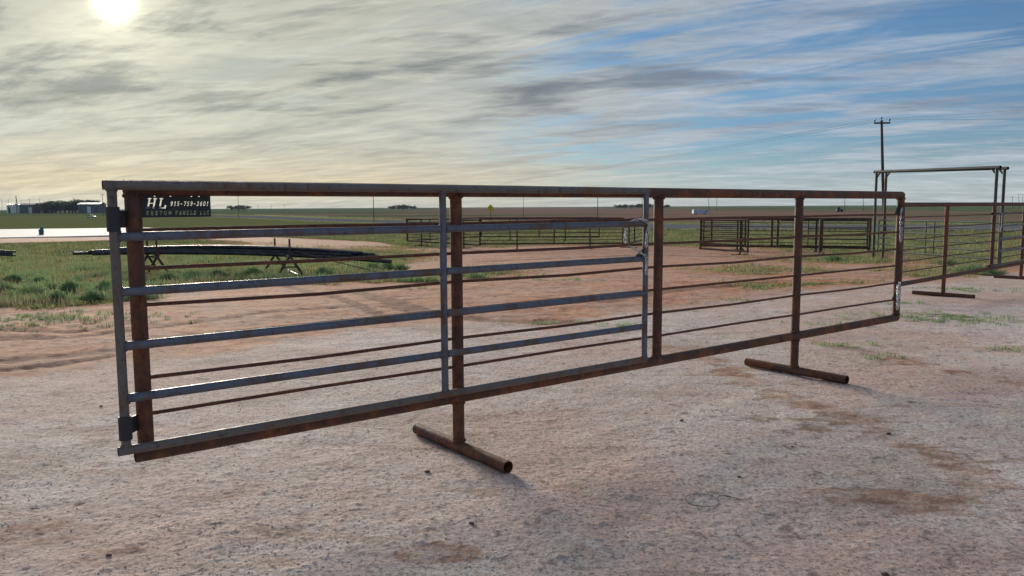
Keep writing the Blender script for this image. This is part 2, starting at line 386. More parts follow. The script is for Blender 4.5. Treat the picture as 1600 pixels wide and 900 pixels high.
P_cal = poly([(-400, 640), (0, 590), (200, 566), (330, 556), (480, 530), (600, 512), (720, 500), (860, 512), (960, 488), (1040, 482), (1100, 476), (1200, 462), (1320, 450), (1420, 443), (1500, 434), (1600, 427), (2000, 410)]) + [(60, 10), (60, -60), (-60, -60), (-60, 2)]
P_gr = [  # grassy areas
    poly([(-500, 372), (0, 374), (60, 379), (240, 381), (420, 386), (640, 392), (660, 402), (560, 418), (640, 440), (520, 442), (330, 440), (230, 458), (170, 472), (60, 478), (0, 470), (-500, 495)]),
    poly([(-500, 385), (-500, 372), (0, 374), (60, 366.), (300, 361), (640, 356), (900, 360), (1100, 361), (1350, 363), (1620, 363), (2400, 366), (2400, 396), (1620, 410), (1480, 412), (1390, 396), (1260, 393), (1165, 386), (1000, 384), (860, 383), (760, 386), (640, 388), (420, 378), (200, 374)]),
    poly([(-800, 345), (300, 345), (640, 357), (400, 360), (290, 360), (200, 352), (0, 354), (-800, 356)]),
    poly([(1100, 420), (1180, 416), (1250, 422), (1220, 428), (1130, 426)]),
    poly([(1150, 446), (1240, 441), (1330, 442), (1260, 447), (1170, 450)]),
    poly([(700, 424), (780, 420), (800, 428), (740, 434)]),
    poly([(1190, 403), (1330, 398), (1420, 404), (1370, 412), (1270, 410)]),
    poly([(1420, 420), (1500, 418), (1520, 426), (1440, 432)]),
]
P_sprig = poly([(1405, 486), (1450, 484), (1560, 497), (1570, 508), (1440, 506), (1400, 500)])
P_field = poly([(-3000, 338), (300, 336.5), (390, 336.2), (640, 344.5), (850, 347.5), (1050, 350), (1300, 350.3), (1620, 350.5), (2600, 350)])
P_field = P_field + [(9000, 300), (30000, 40000), (-30000, 40000), (-30000, P_field[0][1])]
L_stain = [poly([(1030, 540), (1110, 560), (1170, 596), (1250, 628), (1330, 655), (1400, 690), (1500, 735), (1620, 800)]), poly([(1270, 532), (1350, 548), (1480, 580), (1640, 606)]), poly([(1230, 770), (1380, 775), (1480, 790), (1560, 770)]), poly([(650, 862), (720, 866)]), poly([(0, 860), (60, 830), (160, 860)])]
L_rut = [(poly([(-200, 523), (0, 516), (110, 519), (220, 502)]), .09), (poly([(-200, 536), (0, 531), (110, 527), (220, 513), (330, 500), (420, 488), (560, 478)]), .10), (poly([(-200, 575), (0, 563), (60, 558), (200, 545)]), .12), (poly([(-150, 590), (0, 577), (80, 570), (170, 556)]), .08),
         (poly([(440, 446), (520, 462), (600, 492)]), .12), (poly([(545, 452), (600, 468), (668, 488)]), .22), (poly([(940, 470), (1040, 455), (1200, 440)]), .25), (poly([(620, 478), (760, 500), (900, 504)]), .2),
         (poly([(760, 408), (1000, 398), (1200, 402)]), .4)]
P_dry = poly([(1050, 640), (1300, 640), (1600, 720), (1600, 760), (1300, 700)])
ROAD_F = [(300, 335.9), (390, 337.2), (520, 342), (640, 345.3), (850, 348.6), (1050, 351), (1300, 351.5), (1620, 351.5)]
ROAD_N = [(300, 338.2), (390, 341.2), (520, 347), (640, 351), (850, 355.6), (1050, 358.4), (1300, 360), (1620, 361.5)]
road_far = poly(ROAD_F); road_near = poly(ROAD_N)
zt = -.86
def onz(u, v, z):
    d = ray(u, v); k = (z - EYE) / d[2]; return (d[0] * k, d[1] * k)
SLAB = ([onz(*p, zt) for p in [(-260, 378), (0, 371), (110, 369), (168, 367.6), (205, 362.5), (262, 357.2), (230, 355.6), (168, 356.2), (0, 358.2), (-300, 360.5)]])
P_redbank = poly([(-300, 384), (0, 380), (160, 376), (280, 372), (460, 383), (640, 386), (600, 378), (330, 366), (210, 363), (168, 368), (0, 371.4), (-300, 376)])

a1 = np.arange(-44, 44.001, .2); a2 = np.concatenate([np.arange(-180, -44, 4.), a1, np.arange(46, 180, 4.), ]); ANG = np.radians(np.unique(np.round(a2, 3)))
vv = np.concatenate([np.arange(1200, 900, -12), np.arange(900, 345, -1.25), np.arange(345, 326, -.75)])
RAD = np.concatenate([[.15, .5, .9, 1.3, 1.7], 1850 / (vv - 322.3), np.geomspace(480, 14000, 26)[1:]]); RAD = np.unique(RAD)
# distances are rounded to metres along the ground, the sheet goes all the way round
A_, R_ = np.meshgrid(ANG, RAD); X = R_ * np.sin(A_); Y = R_ * np.cos(A_)
def rut_field(x, y):
    s = np.zeros(x.shape)
    wob = fbm(x * .9, y * .9, 3) * .12
    for pl, wd in L_rut: s = np.maximum(s, 1 - sst(wd * .5, wd * 2.0, np.abs(pdist(x, y, pl) + wob * wd * 4)))
    return s
def height(x, y, fine=True):
    z = gz(y)
    r = np.hypot(x, y)
    n1 = fbm(x * .55, y * .55, 3) * .035 * sst(3, 14, r)
    z = z + n1
    if fine:
        z = z + np.maximum(fbm(x * 4.6 + 7, y * 6.2, 5, .65) - .05, 0) * .045 * sst(6.5, 10, y) * (1 - sst(30, 45, y)) * (1 - sst(.3, .7, np.clip(.5 + sdist(x, y, P_cal) / 2.4, 0, 1)))
        near = 1 - sst(14, 40, r)
        z = z + (fbm(x * 2.1, y * 2.1, 4, .6) * .014 + np.maximum(fbm(x * 11 + 4, y * 11, 4, .65) - .22, 0) * .022 + fbm(x * 30, y * 30, 2) * .0028) * near
    return z
RUT = rut_field(X, Y)
Z = height(X, Y)
loc = np.exp(-((X ** 2 + (Y - 5.5) ** 2) / 30.)) ; Z = Z - RUT * .018 * (1 + fbm(X * 7, Y * 7, 2)) * (np.hypot(X, Y) < 40)
sr = np.hypot(X, Y)
def softm(pl, wd): s = sdist(X, Y, pl); w_ = wd * np.clip(sr / 15, .3, 4); return np.clip(.5 + s / w_ * .5, 0, 1)
att = {}
att['caliche'] = softm(P_cal, 2.0)
g = np.zeros(X.shape)
for pl in P_gr: g = np.maximum(g, softm(pl, 1.0))
redb = softm(P_redbank, .5)
g = g * (1 - sst(.4, .8, redb)); att['caliche'] = att['caliche'] * (Y < 40)
g = np.maximum(g * 1.0, softm(P_sprig, .5) * .52)
far_gr = sst(45, 60, sr) * (sdist(X, Y, SLAB) < -1) * (1 - redb)
att['grass'] = np.maximum(g, far_gr * .95)
st = np.zeros(X.shape)
for i, pl in enumerate(L_stain): st = np.maximum(st, 1 - sst(.05, (.5, .4, .3, .12, .4)[i], pdist(X, Y, pl) + fbm(X * 2, Y * 2, 3) * .12))
att['stain'] = st * .85
att['rut'] = RUT * 1.15
att['field'] = np.where(Y > 0, sst(-3, 3, sdist(X, Y, P_field)), sst(60, 120, sr))
att['dry'] = softm(P_dry, .6) * .5
nr, nc = X.shape
idx = np.arange(nr * nc).reshape(nr, nc); nxt = np.roll(idx, -1, 1)
F = np.stack([idx[:-1], nxt[:-1], nxt[1:], idx[1:]], -1).reshape(-1, 4)[:, ::-1]
Vx = np.stack([X.ravel(), Y.ravel(), Z.ravel()], -1)
gr = npmesh('ground', Vx, F, M['ground'], True); tag(gr, 'pale caliche and red dirt yard running out to green fields', None, None, 'structure')
for k_, a_ in att.items():
    at_ = gr.data.attributes.new(k_, 'FLOAT', 'POINT'); at_.data.foreach_set('value', a_.astype(np.float32).ravel())
def gh(x, y): return float(height(np.array([x]), np.array([y]))[0])

# road and slab as sheets just above the ground
def strip(name, a, b, lift, m__, n=14):
    def res(pl, k):
        pl = np.array(pl); d = np.concatenate([[0], np.cumsum(np.hypot(*np.diff(pl, axis=0).T))]); s = np.linspace(0, d[-1], k)
        return np.stack([np.interp(s, d, pl[:, 0]), np.interp(s, d, pl[:, 1])], -1)
    K = 160; A = res(a, K); B = res(b, K); u = np.linspace(0, 1, n)[None, :, None]
    P = A[:, None] * (1 - u) + B[:, None] * u
    z = height(P[..., 0], P[..., 1], True) + lift
    V = np.concatenate([P, z[..., None]], -1).reshape(-1, 3); ii = np.arange(K * n).reshape(K, n)
    F = np.stack([ii[:-1, :-1], ii[:-1, 1:], ii[1:, 1:], ii[1:, :-1]], -1).reshape(-1, 4)
    o = npmesh(name, V, F, m__, True); return o
ro = strip('road', road_near + [(160, 30)], road_far + [(160, 60)], .06, M['road']); tag(ro, 'grey asphalt highway crossing beyond the pens', None, None, 'structure')
mb = MB(); n = len(SLAB)
top = [Vector((x, y, zt)) for x, y in SLAB]; bot = [Vector((x, y, zt - .7)) for x, y in SLAB]
mb.add(top + bot, [tuple(range(n))] + [(i, i + n, (i + 1) % n + n, (i + 1) % n) for i in range(n)])
so = obj('concrete_slab', mb, M['slab']); tag(so, 'pale concrete slab at the left edge of the yard', None, None, 'structure')

# ------------------------------------------------------------------ panels and gates
PR, GR, RR = .0365, .0215, .0095
def frame_axes(P, ang):
    d = Vector((math.cos(ang), math.sin(ang), 0)); n = Vector((-d.y, d.x, 0)); P = Vector(P)
    return lambda s, z, o=0.: P + d * s + n * o + Vector((0, 0, z))
def weldring(mb, p, q, r, n=9):
    """lumpy bead round the joint of a pipe running p->q at its start p"""
    p = Vector(p); T = (Vector(q) - p).normalized(); ref = Vector((0, 0, 1)) if abs(T.z) < .9 else Vector((1, 0, 0)); Xa = T.cross(ref).normalized(); Ya = T.cross(Xa)
    for j in range(n):
        a = 2 * math.pi * (j + random.random() * .4) / n
        mb.ball(p + (Xa * math.cos(a) + Ya * math.sin(a)) * r * 1.0 + T * random.uniform(-.002, .003), r * random.uniform(.22, .34), 6, 4, .1)
def panel(P, ang, L, H, B, posts, feet, rods, label, group=None, mats=('rust', 'rust_rod'), pr=PR, rr=RR, footw=.5, nseg=16, elbow=True, welds=False, foot_r=None, name='livestock_fence', foothollow=.86):
    g = frame_axes(P, ang)
    t_ = thing(name, P, label, 'livestock panel', group)
    mA, mR = M[mats[0]], M[mats[1]]
    e = .075
    mb = MB(); mb.path([g(-.035, H), g(L * .3, H), g(L * .7, H), g(L + (.0 if elbow else pr), H)], pr, nseg, True, .86); 
    if elbow: mb.ball(g(L, H), pr * 1.03, 14, 9)
    obj('top_rail', mb, mA, t_)
    mb = MB(); mb.path([g(-.05, B), g(L * .3, B), g(L * .7, B), g(L + (.0 if elbow else pr), B)], pr, nseg, True, .86)
    if elbow: mb.ball(g(L, B), pr * 1.03, 14, 9)
    obj('bottom_rail', mb, mA, t_)
    for s in posts:
        mb = MB(); lo = foot_r * 1.5 if (foot_r and s in feet) else (pr * 1.6 if s in feet else B)
        mb.path([g(s, H - (0 if s == L else pr * .6)), g(s, (H + lo) / 2), g(s, lo)], pr * .985, nseg, False)
        if welds:
            weldring(mb, g(s, H - pr), g(s, B), pr * .98, 12)
            weldring(mb, g(s, B + pr), g(s, H), pr * .98, 12)
            if s in feet: weldring(mb, g(s, pr * 2), g(s, H), pr * .98, 12); weldring(mb, g(s, B - pr), g(s, 0), pr * .98, 12)
        obj('post', mb, mA, t_)
    for i, z in enumerate(rods):
        mb = MB(); pts = []
        ss = sorted(set([0] + list(posts) + [L])); 
        for a, b_ in zip(ss[:-1], ss[1:]): 
            sag = -.004 * ((i * 37) % 5 - 1); pts += [g(a, z), g((a + b_) / 2, z + sag)]
        pts.append(g(L, z)); mb.path(pts, rr, 8, False)
        obj('rod', mb, mR, t_)
    fr = foot_r or pr
    for s in feet:
        mb = MB(); mb.path([g(s, fr, -footw), g(s, fr, 0), g(s, fr, footw)], fr, 20 if nseg > 10 else 8, True, foothollow); obj('skid_foot', mb, mA, t_)
    return t_, g
def gate(P, ang, s0, sm, s1, off, top, bot, rails, label, group=None, m__='steel', md='steel_dull', r=GR, nseg=14, welds=False, hinge=True, name='pipe_gate', plates=True):
    g = frame_axes(P, ang)
    t_ = thing(name, g(s0, 0, off), label, 'gate', group)
    mb = MB(); mb.path([g(s0 - .035, top, off), g(s1 * .5, top, off), g(s1 + .02, top, off)], r, nseg, True, .84); obj('top_rail', mb, M[md], t_)
    mb = MB(); mb.path([g(s0 - .035, bot, off), g(s1 * .5, bot, off), g(s1 + .02, bot, off)], r, nseg, True, .84); obj('bottom_rail', mb, M[md], t_)
    st = [s0] + list(sm) + [s1]
    for s in st:
        mb = MB(); mb.path([g(s, top - r * .4, off), g(s, (top + bot) / 2, off), g(s, bot + r * .4, off)], r * .97, nseg, False)
        if welds:
            for z in (top, bot): weldring(mb, g(s, z + (r if z == bot else -r), off), g(s, (top + bot) / 2, off), r * .95, 9)
        obj('stile', mb, M[md if s == s0 else m__], t_)
    for z in rails:
        for a, b_ in zip(st[:-1], st[1:]):
            mb = MB(); mb.path([g(a + r * .6, z, off), g((a + b_) / 2, z + random.uniform(-.003, .002), off), g(b_ - r * .6, z, off)], r * .98, nseg, False)
            if welds: weldring(mb, g(a + r, z, off), g(b_, z, off), r * .98, 9); weldring(mb, g(b_ - r, z, off), g(a, z, off), r * .98, 9)
            obj('rail', mb, M[m__], t_)
    if hinge:
        for z in hinge:
            mb = MB(); mb.path([g(s0, z + .055, off), g(s0, z - .055, off)], r * 1.32, 16, True, .82)
            a = g(s0, z, off); b_ = g(-.03, z + .0, 0); c = (a + b_) / 2; v = b_ - a
            rot = Vector((1, 0, 0)).rotation_difference(v.normalized()).to_matrix()
            mb.box(c, (v.length, .010, .075), rot); obj('hinge', mb, M['dark_iron'], t_)
    return t_, g
A0 = Vector((-1.738, 3.617, 0)); PH = .654; LEN = 7.154
RODS = [1.402, 1.226, 1.055, .885, .710, .536]
main, gm = panel(A0, PH, LEN, 1.597, .3475, [0, 1.771, 3.550, 5.355, LEN], [1.771, 5.355], RODS, 'long rusty foreground pipe panel on two round skid feet, carrying the cut-out sign', welds=True, nseg=24)
mgate, _ = gate(A0, PH, -.100, [1.630], 3.335, -.075, 1.606, .399, [1.376, 1.128, .881, .640], 'grey steel pipe gate closed against the near half of the foreground panel', welds=True, nseg=20, hinge=(1.455, .505))
# latch ears on the gate's end stile
mb = MB()
c = gm(3.27, 1.155, -.075); mb.add([gm(3.31, 1.20, -.080), gm(3.20, 1.13, -.080), gm(3.31, 1.13, -.080), gm(3.31, 1.20, -.070), gm(3.20, 1.13, -.070), gm(3.31, 1.13, -.070)], [(0, 1, 2), (3, 5, 4), (0, 3, 4, 1), (1, 4, 5, 2), (2, 5, 3, 0)])
obj('latch_plate', mb, M['dark_iron'], mgate)

# ------------------------------------------------------------------ cut-out sign plate: letters are real holes
GL = {'0': [[(0, .25), (0, .75), (.25, 1), (.5, 1), (.7, .75), (.7, .25), (.45, 0), (.2, 0), (0, .25)]],
 '1': [[(.1, .8), (.4, 1), (.4, 0)], [(.15, 0), (.65, 0)]],
 '2': [[(0, .75), (.2, 1), (.5, 1), (.7, .75), (.6, .5), (0, 0), (.7, 0)]],
 '5': [[(.65, 1), (.1, 1), (.05, .55), (.45, .6), (.68, .35), (.5, 0), (.15, 0), (0, .15)]],
 '6': [[(.6, .9), (.35, 1), (.05, .6), (0, .25), (.25, 0), (.5, 0), (.7, .3), (.5, .55), (.2, .55), (.02, .3)]],
 '7': [[(0, .85), (0, 1), (.7, 1), (.3, 0)]],
 '9': [[(.1, .1), (.35, 0), (.65, .4), (.7, .75), (.45, 1), (.2, 1), (0, .7), (.2, .45), (.5, .45), (.68, .7)]],
 '-': [[(.05, .45), (.55, .45)]],
 'H': [[(.12, 0), (.12, 1)], [(.72, 0), (.72, 1)], [(.12, .5), (.72, .5)], [(-.06, 0), (.30, 0)], [(-.06, 1), (.30, 1)], [(.54, 0), (.90, 0)], [(.54, 1), (.90, 1)]],
 'L': [[(.15, 1), (.15, 0)], [(-.03, 1), (.33, 1)], [(-.03, 0), (.72, 0), (.74, .22)]],
 'C': [[(.68, .72), (.68, .98)], [(.66, .8), (.45, 1), (.25, 1), (0, .7), (0, .3), (.25, 0), (.45, 0), (.68, .2)]],
 'U': [[(.08, 1), (.08, .25), (.25, 0), (.5, 0), (.66, .25), (.66, 1)], [(-.05, 1), (.22, 1)], [(.54, 1), (.80, 1)]],
 'S': [[(.6, .72), (.6, 1)], [(.6, .85), (.4, 1), (.2, 1), (.02, .78), (.2, .56), (.45, .46), (.62, .25), (.45, 0), (.2, 0), (0, .15)], [(0, 0), (0, .25)]],
 'T': [[(.35, 0), (.35, 1)], [(0, .8), (0, 1), (.7, 1), (.7, .8)], [(.18, 0), (.52, 0)]],
 'O': [[(.25, 0), (0, .3), (0, .7), (.25, 1), (.5, 1), (.75, .7), (.75, .3), (.5, 0), (.25, 0)]],
 'M': [[(.1, 0), (.1, 1), (.45, .25), (.8, 1), (.8, 0)], [(-.05, 0), (.24, 0)], [(.66, 0), (.95, 0)], [(-.05, 1), (.1, 1)], [(.8, 1), (.95, 1)]],
 'P': [[(.12, 0), (.12, 1), (.45, 1), (.65, .85), (.65, .6), (.45, .45), (.12, .45)], [(-.04, 0), (.3, 0)], [(-.04, 1), (.12, 1)]],
 'A': [[(.05, 0), (.4, 1), (.75, 0)], [(.2, .35), (.6, .35)], [(-.08, 0), (.18, 0)], [(.6, 0), (.88, 0)]],
 'N': [[(.1, 0), (.1, 1), (.65, 0), (.65, 1)], [(-.04, 0), (.24, 0)], [(.52, 1), (.79, 1)], [(-.04, 1), (.1, 1)]],
 'E': [[(.12, 0), (.12, 1)], [(-.04, 1), (.64, 1), (.64, .82)], [(.12, .5), (.48, .5)], [(-.04, 0), (.66, 0), (.66, .18)]]}
cell = .0010; W_, H_ = .312, .100
nx, nz = int(W_ / cell), int(H_ / cell)
gx, gy = np.meshgrid((np.arange(nx) + .5) * cell, (np.arange(nz) + .5) * cell)
hole = np.zeros(gx.shape, bool)
def write(txt, x0, z0, h, wd, adv, sw, shear=.22, gapw=.7, thin=None):
    x = x0
    for ch in txt:
        if ch == ' ': x += adv * gapw; continue
        for pl in GL[ch]:
            q = [(x + (a * wd) + shear * b * h, z0 + b * h) for a, b in pl]
            for (ax, ay), (bx, by) in zip(q[:-1], q[1:]):
                ex, ey = bx - ax, by - ay; tt = np.clip(((gx - ax) * ex + (gy - ay) * ey) / (ex * ex + ey * ey + 1e-12), 0, 1)
                k = sw * (1.1 if ch == '-' else .50 if abs(ey) < .3 * abs(ex) else 1.)
                hole[:] |= np.hypot(gx - ax - tt * ex, gy - ay - tt * ey) < k
        x += adv
write('HL', .024, .044, .043, .040, .050, .0040)
write('915-759-2601', .128, .054, .0190, .0104, .0150, .00175)
write('CUSTOM', .021, .0125, .0165, .0125, .0195, .0020, shear=.05)
write('PANELS', .149, .0125, .0165, .0125, .0170, .0020, shear=.05)
write('LLC', .262, .0125, .0165, .0105, .0160, .0020, shear=.05)
for xs in (.004, .06, .13, .225, .26): hole |= (np.abs(gx - xs) < .004) & (gy > H_ - .004)      # gaps between the weld tacks
sg = thing('name_sign', gm(.19, 1.505, 0), 'black metal plate under the top rail with HL and a phone number cut through it', 'sign')
mb = MB(); th = .003
def sp(a, b_, o): return gm(.034 + a, 1.4605 + b_, o)
solid = ~hole
rows = []
for j in range(nz):
    i = 0; row = []
    while i < nx:
        if solid[j, i]:
            k_ = i
            while k_ < nx and solid[j, k_]: k_ += 1
            row.append((i, k_)); i = k_
        else: i += 1
    rows.append(row)
open_ = {}; rects = []
for j in range(nz + 1):
    cur = rows[j] if j < nz else []
    for key in list(open_):
        if key not in cur: rects.append((key[0], key[1], open_.pop(key), j))
    for key in cur:
        if key not in open_: open_[key] = j
for (i0, i1, j0, j1) in rects:
    a, b_, c, d = i0 * cell, i1 * cell, j0 * cell, j1 * cell
    q = [sp(a, c, -th), sp(b_, c, -th), sp(b_, d, -th), sp(a, d, -th), sp(a, c, th), sp(b_, c, th), sp(b_, d, th), sp(a, d, th)]
    mb.add(q, [(0, 1, 2, 3), (7, 6, 5, 4), (0, 3, 7, 4), (1, 5, 6, 2), (0, 4, 5, 1), (3, 2, 6, 7)])
obj('plate', mb, M['plate'], sg)

# ------------------------------------------------------------------ chains
def link_mesh():
    mb = MB(); pts = []
    for i in range(20):
        a = 2 * math.pi * i / 20; pts.append((.0075 * math.cos(a), 0, .0115 * math.sin(a) + (.006 if math.sin(a) > 0 else -.006)))
    mb.path(pts, .0032, 7, closed=True)
    me = bpy.data.meshes.new('link'); me.from_pydata([tuple(p) for p in mb.v], [], mb.f); me.polygons.foreach_set('use_smooth', mb.sm); me.materials.append(M['zinc']); return me
LINK = link_mesh()
def chain(paths, label, group=None, pitch=.0285):
    root = thing('chain', paths[0][0], label, 'chain', group); i = 0; base = Vector(paths[0][0])
    for pts in paths:
        pts = [Vector(p) for p in pts]; seg = [(b_ - a).length for a, b_ in zip(pts[:-1], pts[1:])]; tot = sum(seg); s = pitch / 2
        def P_(s):
            s = max(0, min(tot, s))
            for a, b_, l in zip(pts[:-1], pts[1:], seg):
                if s <= l: return a.lerp(b_, s / l if l else 0)
                s -= l
            return pts[-1]
        while s < tot:
            T = (P_(s + .012) - P_(s - .012)).normalized(); q = Vector((0, 0, 1)).rotation_difference(T)
            o = bpy.data.objects.new('link', LINK); C.objects.link(o); o.parent = root; o.location = P_(s) - base
            o.rotation_mode = 'QUATERNION'; o.rotation_quaternion = (Matrix.Rotation(0, 3, 'X')).to_quaternion() @ q @ Matrix.Rotation(R(95 if i % 2 else 5) + PH * .9 + random.uniform(-.35, .35), 3, 'Z').to_quaternion()
            i += 1; s += pitch
    return root
o_ = -.075
chain([[gm(3.30, 1.40, o_ - .03), gm(3.27, 1.412, o_ - .015), gm(3.22, 1.405, o_), gm(3.17, 1.38, o_ + .03), gm(3.165, 1.34, o_ + .034), gm(3.16, 1.26, o_ + .034), gm(3.165, 1.235, o_ + .03)],
       [gm(3.30, 1.405, o_ - .03), gm(3.325, 1.37, o_ - .034), gm(3.31, 1.29, o_ - .034), gm(3.305, 1.21, o_ - .034)],
       [gm(3.17, 1.225, o_ - .0), gm(3.24, 1.185, o_ - .02), gm(3.30, 1.15, o_ - .034), gm(3.31, 1.10, o_ - .034), gm(3.31, 1.03, o_ - .034)]],
      'galvanised chain looped over the top bar of the gate at its latch end')
def hang(s, ztop, zbot, k, label):
    ps = []
    for i in range(k):
        a = s - .05 - .022 * i; o = -.03 - .018 * (i % 2); zb = zbot + .03 * (i % 2)
        ps.append([gm(a + .035, ztop, o + .01), gm(a + .032, (ztop + zb) / 2, o), gm(a + .025, zb + .03, o), gm(a + .008, zb, o), gm(a - .024, zb + .03, o - .01), gm(a - .030, (ztop + zb) / 2, o - .01), gm(a - .012, ztop - .05, o), gm(a + .02, ztop, o)])
    chain(ps, label, 'chains hung on the far end post')
hang(LEN + .01, 1.475, 1.13, 1, 'long bunch of galvanised chain hanging near the top of the far end post')
hang(LEN + .01, .72, .435, 2, 'shorter tangle of galvanised chain hanging low on the far end post')
mb = MB(); mb.add([gm(LEN - .04, 1.52, -.005), gm(LEN - .11, 1.40, -.005), gm(LEN - .04, 1.40, -.005), gm(LEN - .04, 1.52, .005), gm(LEN - .11, 1.40, .005), gm(LEN - .04, 1.40, .005)], [(0, 1, 2), (3, 5, 4), (0, 3, 4, 1), (1, 4, 5, 2), (2, 5, 3, 0)])
obj('chain_ear', mb, M['dark_iron'], main)
mb = MB(); mb.add([gm(LEN - .04, .60, -.005), gm(LEN - .10, .53, -.005), gm(LEN - .04, .53, -.005), gm(LEN - .04, .60, .005), gm(LEN - .10, .53, .005), gm(LEN - .04, .53, .005)], [(0, 1, 2), (3, 5, 4), (0, 3, 4, 1), (1, 4, 5, 2), (2, 5, 3, 0)])
obj('chain_ear', mb, M['dark_iron'], main)

# ------------------------------------------------------------------ second long panel, beyond on the right
f1 = at(1473, 463); f2 = at(1594, 442.5); ang2 = math.atan2(f2.y - f1.y, f2.x - f1.x)
d2 = Vector((math.cos(ang2), math.sin(ang2), 0)); SH = .15; B0 = f1 - d2 * (1.7665 + SH); B0.z = f1.z - .005
GAP2 = (f2 - f1).length
p2, g2_ = panel(B0, ang2, (1.7665 + SH) + GAP2 + 1.9, 1.60, .350, [0, (1.7665 + SH), (1.7665 + SH) + GAP2 * .56, (1.7665 + SH) + GAP2, (1.7665 + SH) + GAP2 + 1.9], [(1.7665 + SH), (1.7665 + SH) + GAP2], RODS, 'rusty panel behind the right end of the foreground panel, cut off by the picture edge', nseg=14)
gate(B0, ang2, (1.7665 + SH) + GAP2 * .56 + .16, [(1.7665 + SH) + GAP2 + .5], (1.7665 + SH) + GAP2 + 1.75, -.07, 1.42, .42, [1.18, .93, .68], 'grey pipe gate chained to the rusty panel at the right edge of the picture', nseg=10, hinge=None)
sg2 = (1.7665 + SH) + GAP2 * .56
chain([[g2_(sg2 + .04, 1.46, -.05), g2_(sg2 + .13, 1.42, -.10), g2_(sg2 + .13, 1.2, -.10), g2_(sg2 + .10, 1.08, -.10), g2_(sg2 + .04, 1.1, -.05)], [g2_(sg2 + .05, 1.1, -.05), g2_(sg2 + .17, 1.06, -.10)]], 'short bright chain fastening the gate of the right-hand panel')

# ------------------------------------------------------------------ tall bow frame with a blue-green gate
def seg_panel(u0, v0, u1, v1, y0, y1): pass
lf, rf = at(1364, 407), at(1549, 417)
lb, rb = at(1379, 405), at(1561, 415)
bow = thing('overhead_gate_frame', (lf + rf) / 2, 'tall open pipe frame with two crossbeams rising beside the utility pole', 'gate frame')
for a, b_, hl, hr in ((lf, rf, dep(1373, 268.5, lf.y).z, dep(1559, 261.5, rf.y).z), (lb, rb, dep(1387, 268.0, lb.y).z, dep(1568, 263, rb.y).z)):
    for p, h_ in ((a, hl), (b_, hr)):
        mb = MB(); mb.path([p, p + Vector((0, 0, (h_ - p.z) * .5)), Vector((p.x, p.y, h_))], .045, 12); obj('post', mb, M['tall_frame'], bow)
        dd = ((b_ - a) * (1 if p is a else -1)); dd.z = 0; dd.normalize()
        mb = MB(); mb.path([Vector((p.x, p.y, h_ - .22)), Vector((p.x, p.y, h_ - .02)) + dd * .2], .03, 8); obj('brace', mb, M['tall_frame'], bow)
    ta, tb = Vector((a.x, a.y, hl)), Vector((b_.x, b_.y, hr)); dd = (tb - ta).normalized()
    mb = MB(); mb.path([ta - dd * .12, (ta + tb) / 2, tb + dd * .12], .05, 12, True, .85); obj('crossbeam', mb, M['dark_iron'], bow)
for p, q in ((lf, lb), (rf, rb)):
    dd = (q - p); dd.z = 0; dd.normalize(); mb = MB(); mb.path([p - dd * .5 + Vector((0, 0, .04)), q + dd * .35 + Vector((0, 0, .04))], .04, 10); obj('skid_foot', mb, M['tall_frame'], bow)
dd = rf - lf; an = math.atan2(dd.y, dd.x); Lg = (Vector((dd.x, dd.y, 0))).length
base = Vector((lf.x, lf.y, (lf.z + rf.z) / 2 ))
gate(base, an, .10, [Lg * .46, Lg * .53], Lg - .10, .10, 1.40, .30, [1.20, .98, .76, .53], 'blue-green pipe gate hung between the legs of the tall frame', m__='green_steel', md='green_steel', r=.024, nseg=8, hinge=None)

# ------------------------------------------------------------------ pens of panels further off
def far_panel(p0, p1, nposts, feet, label, group='pipe panels standing in the yard beyond', H=1.56, B=.28, rods=6, pr=.043, mats=('far_rust', 'far_rust'), rr=.018, fr=None):
    d = p1 - p0; L = Vector((d.x, d.y, 0)).length; an = math.atan2(d.y, d.x)
    posts = [L * f_ for f_ in nposts]; ft = [posts[i] for i in feet]
    P = Vector((p0.x, p0.y, min(p0.z, p1.z)))
    t_, g = panel(P, an, L, H, B, posts, ft, [B + (H - B) * (i + 1) / (rods + 1) for i in range(rods)], label, group, mats, pr, rr, .45, 8, False, foothollow=0)
    return t_
def gp(u, v): return at(u, v)
# left pen: two long runs meeting at the near corner, two behind
c_nl, c_nm, c_nr = gp(636, 383.5), gp(750, 389.5), gp(973, 388.5)
far_panel(c_nl, c_nm, [0, .22, .57, .80, 1], [1, 3], 'short run at the left end of the far pen, slanting toward the yard')
far_panel(c_nm, c_nr, [0, .26, .52, .77, 1], [1, 3], 'front run of the far left pen facing the bare red dirt')
far_panel(gp(637, 381.5), gp(752, 375.5), [0, .28, .6, 1], [1], 'back run slanting away at the left end of the far pen')
far_panel(gp(752, 376), gp(936, 376.5), [0, .25, .5, .72, 1], [1, 3], 'back run of the far left pen, nearest the yellow road sign', rods=3)
far_panel(gp(975, 388.8), gp(1008, 381), [0, .2, .45, 1], [1], 'end run closing the right side of the far left pen', rods=5)
# centre pen: panels stood close together, with a gate
q0, q1 = gp(1095, 391), gp(1358, 394.5)
far_panel(q0, q1, [0, .255, .44, .475, .70, 1], [1, 4], 'heavier run with thick posts standing in the middle of the yard', H=1.52, B=.24, pr=.058, fr=.05)
far_panel(gp(1099, 389), gp(1164, 392), [0, .2, .82, 1], [2], 'rear panel stood close behind the left end of the middle run', H=1.46, rods=5)
far_panel(gp(1094, 395), gp(1168, 399), [0, .85, 1], [1], 'front panel leaning in beside the left end of the middle run', H=1.50, B=.2, rods=4)
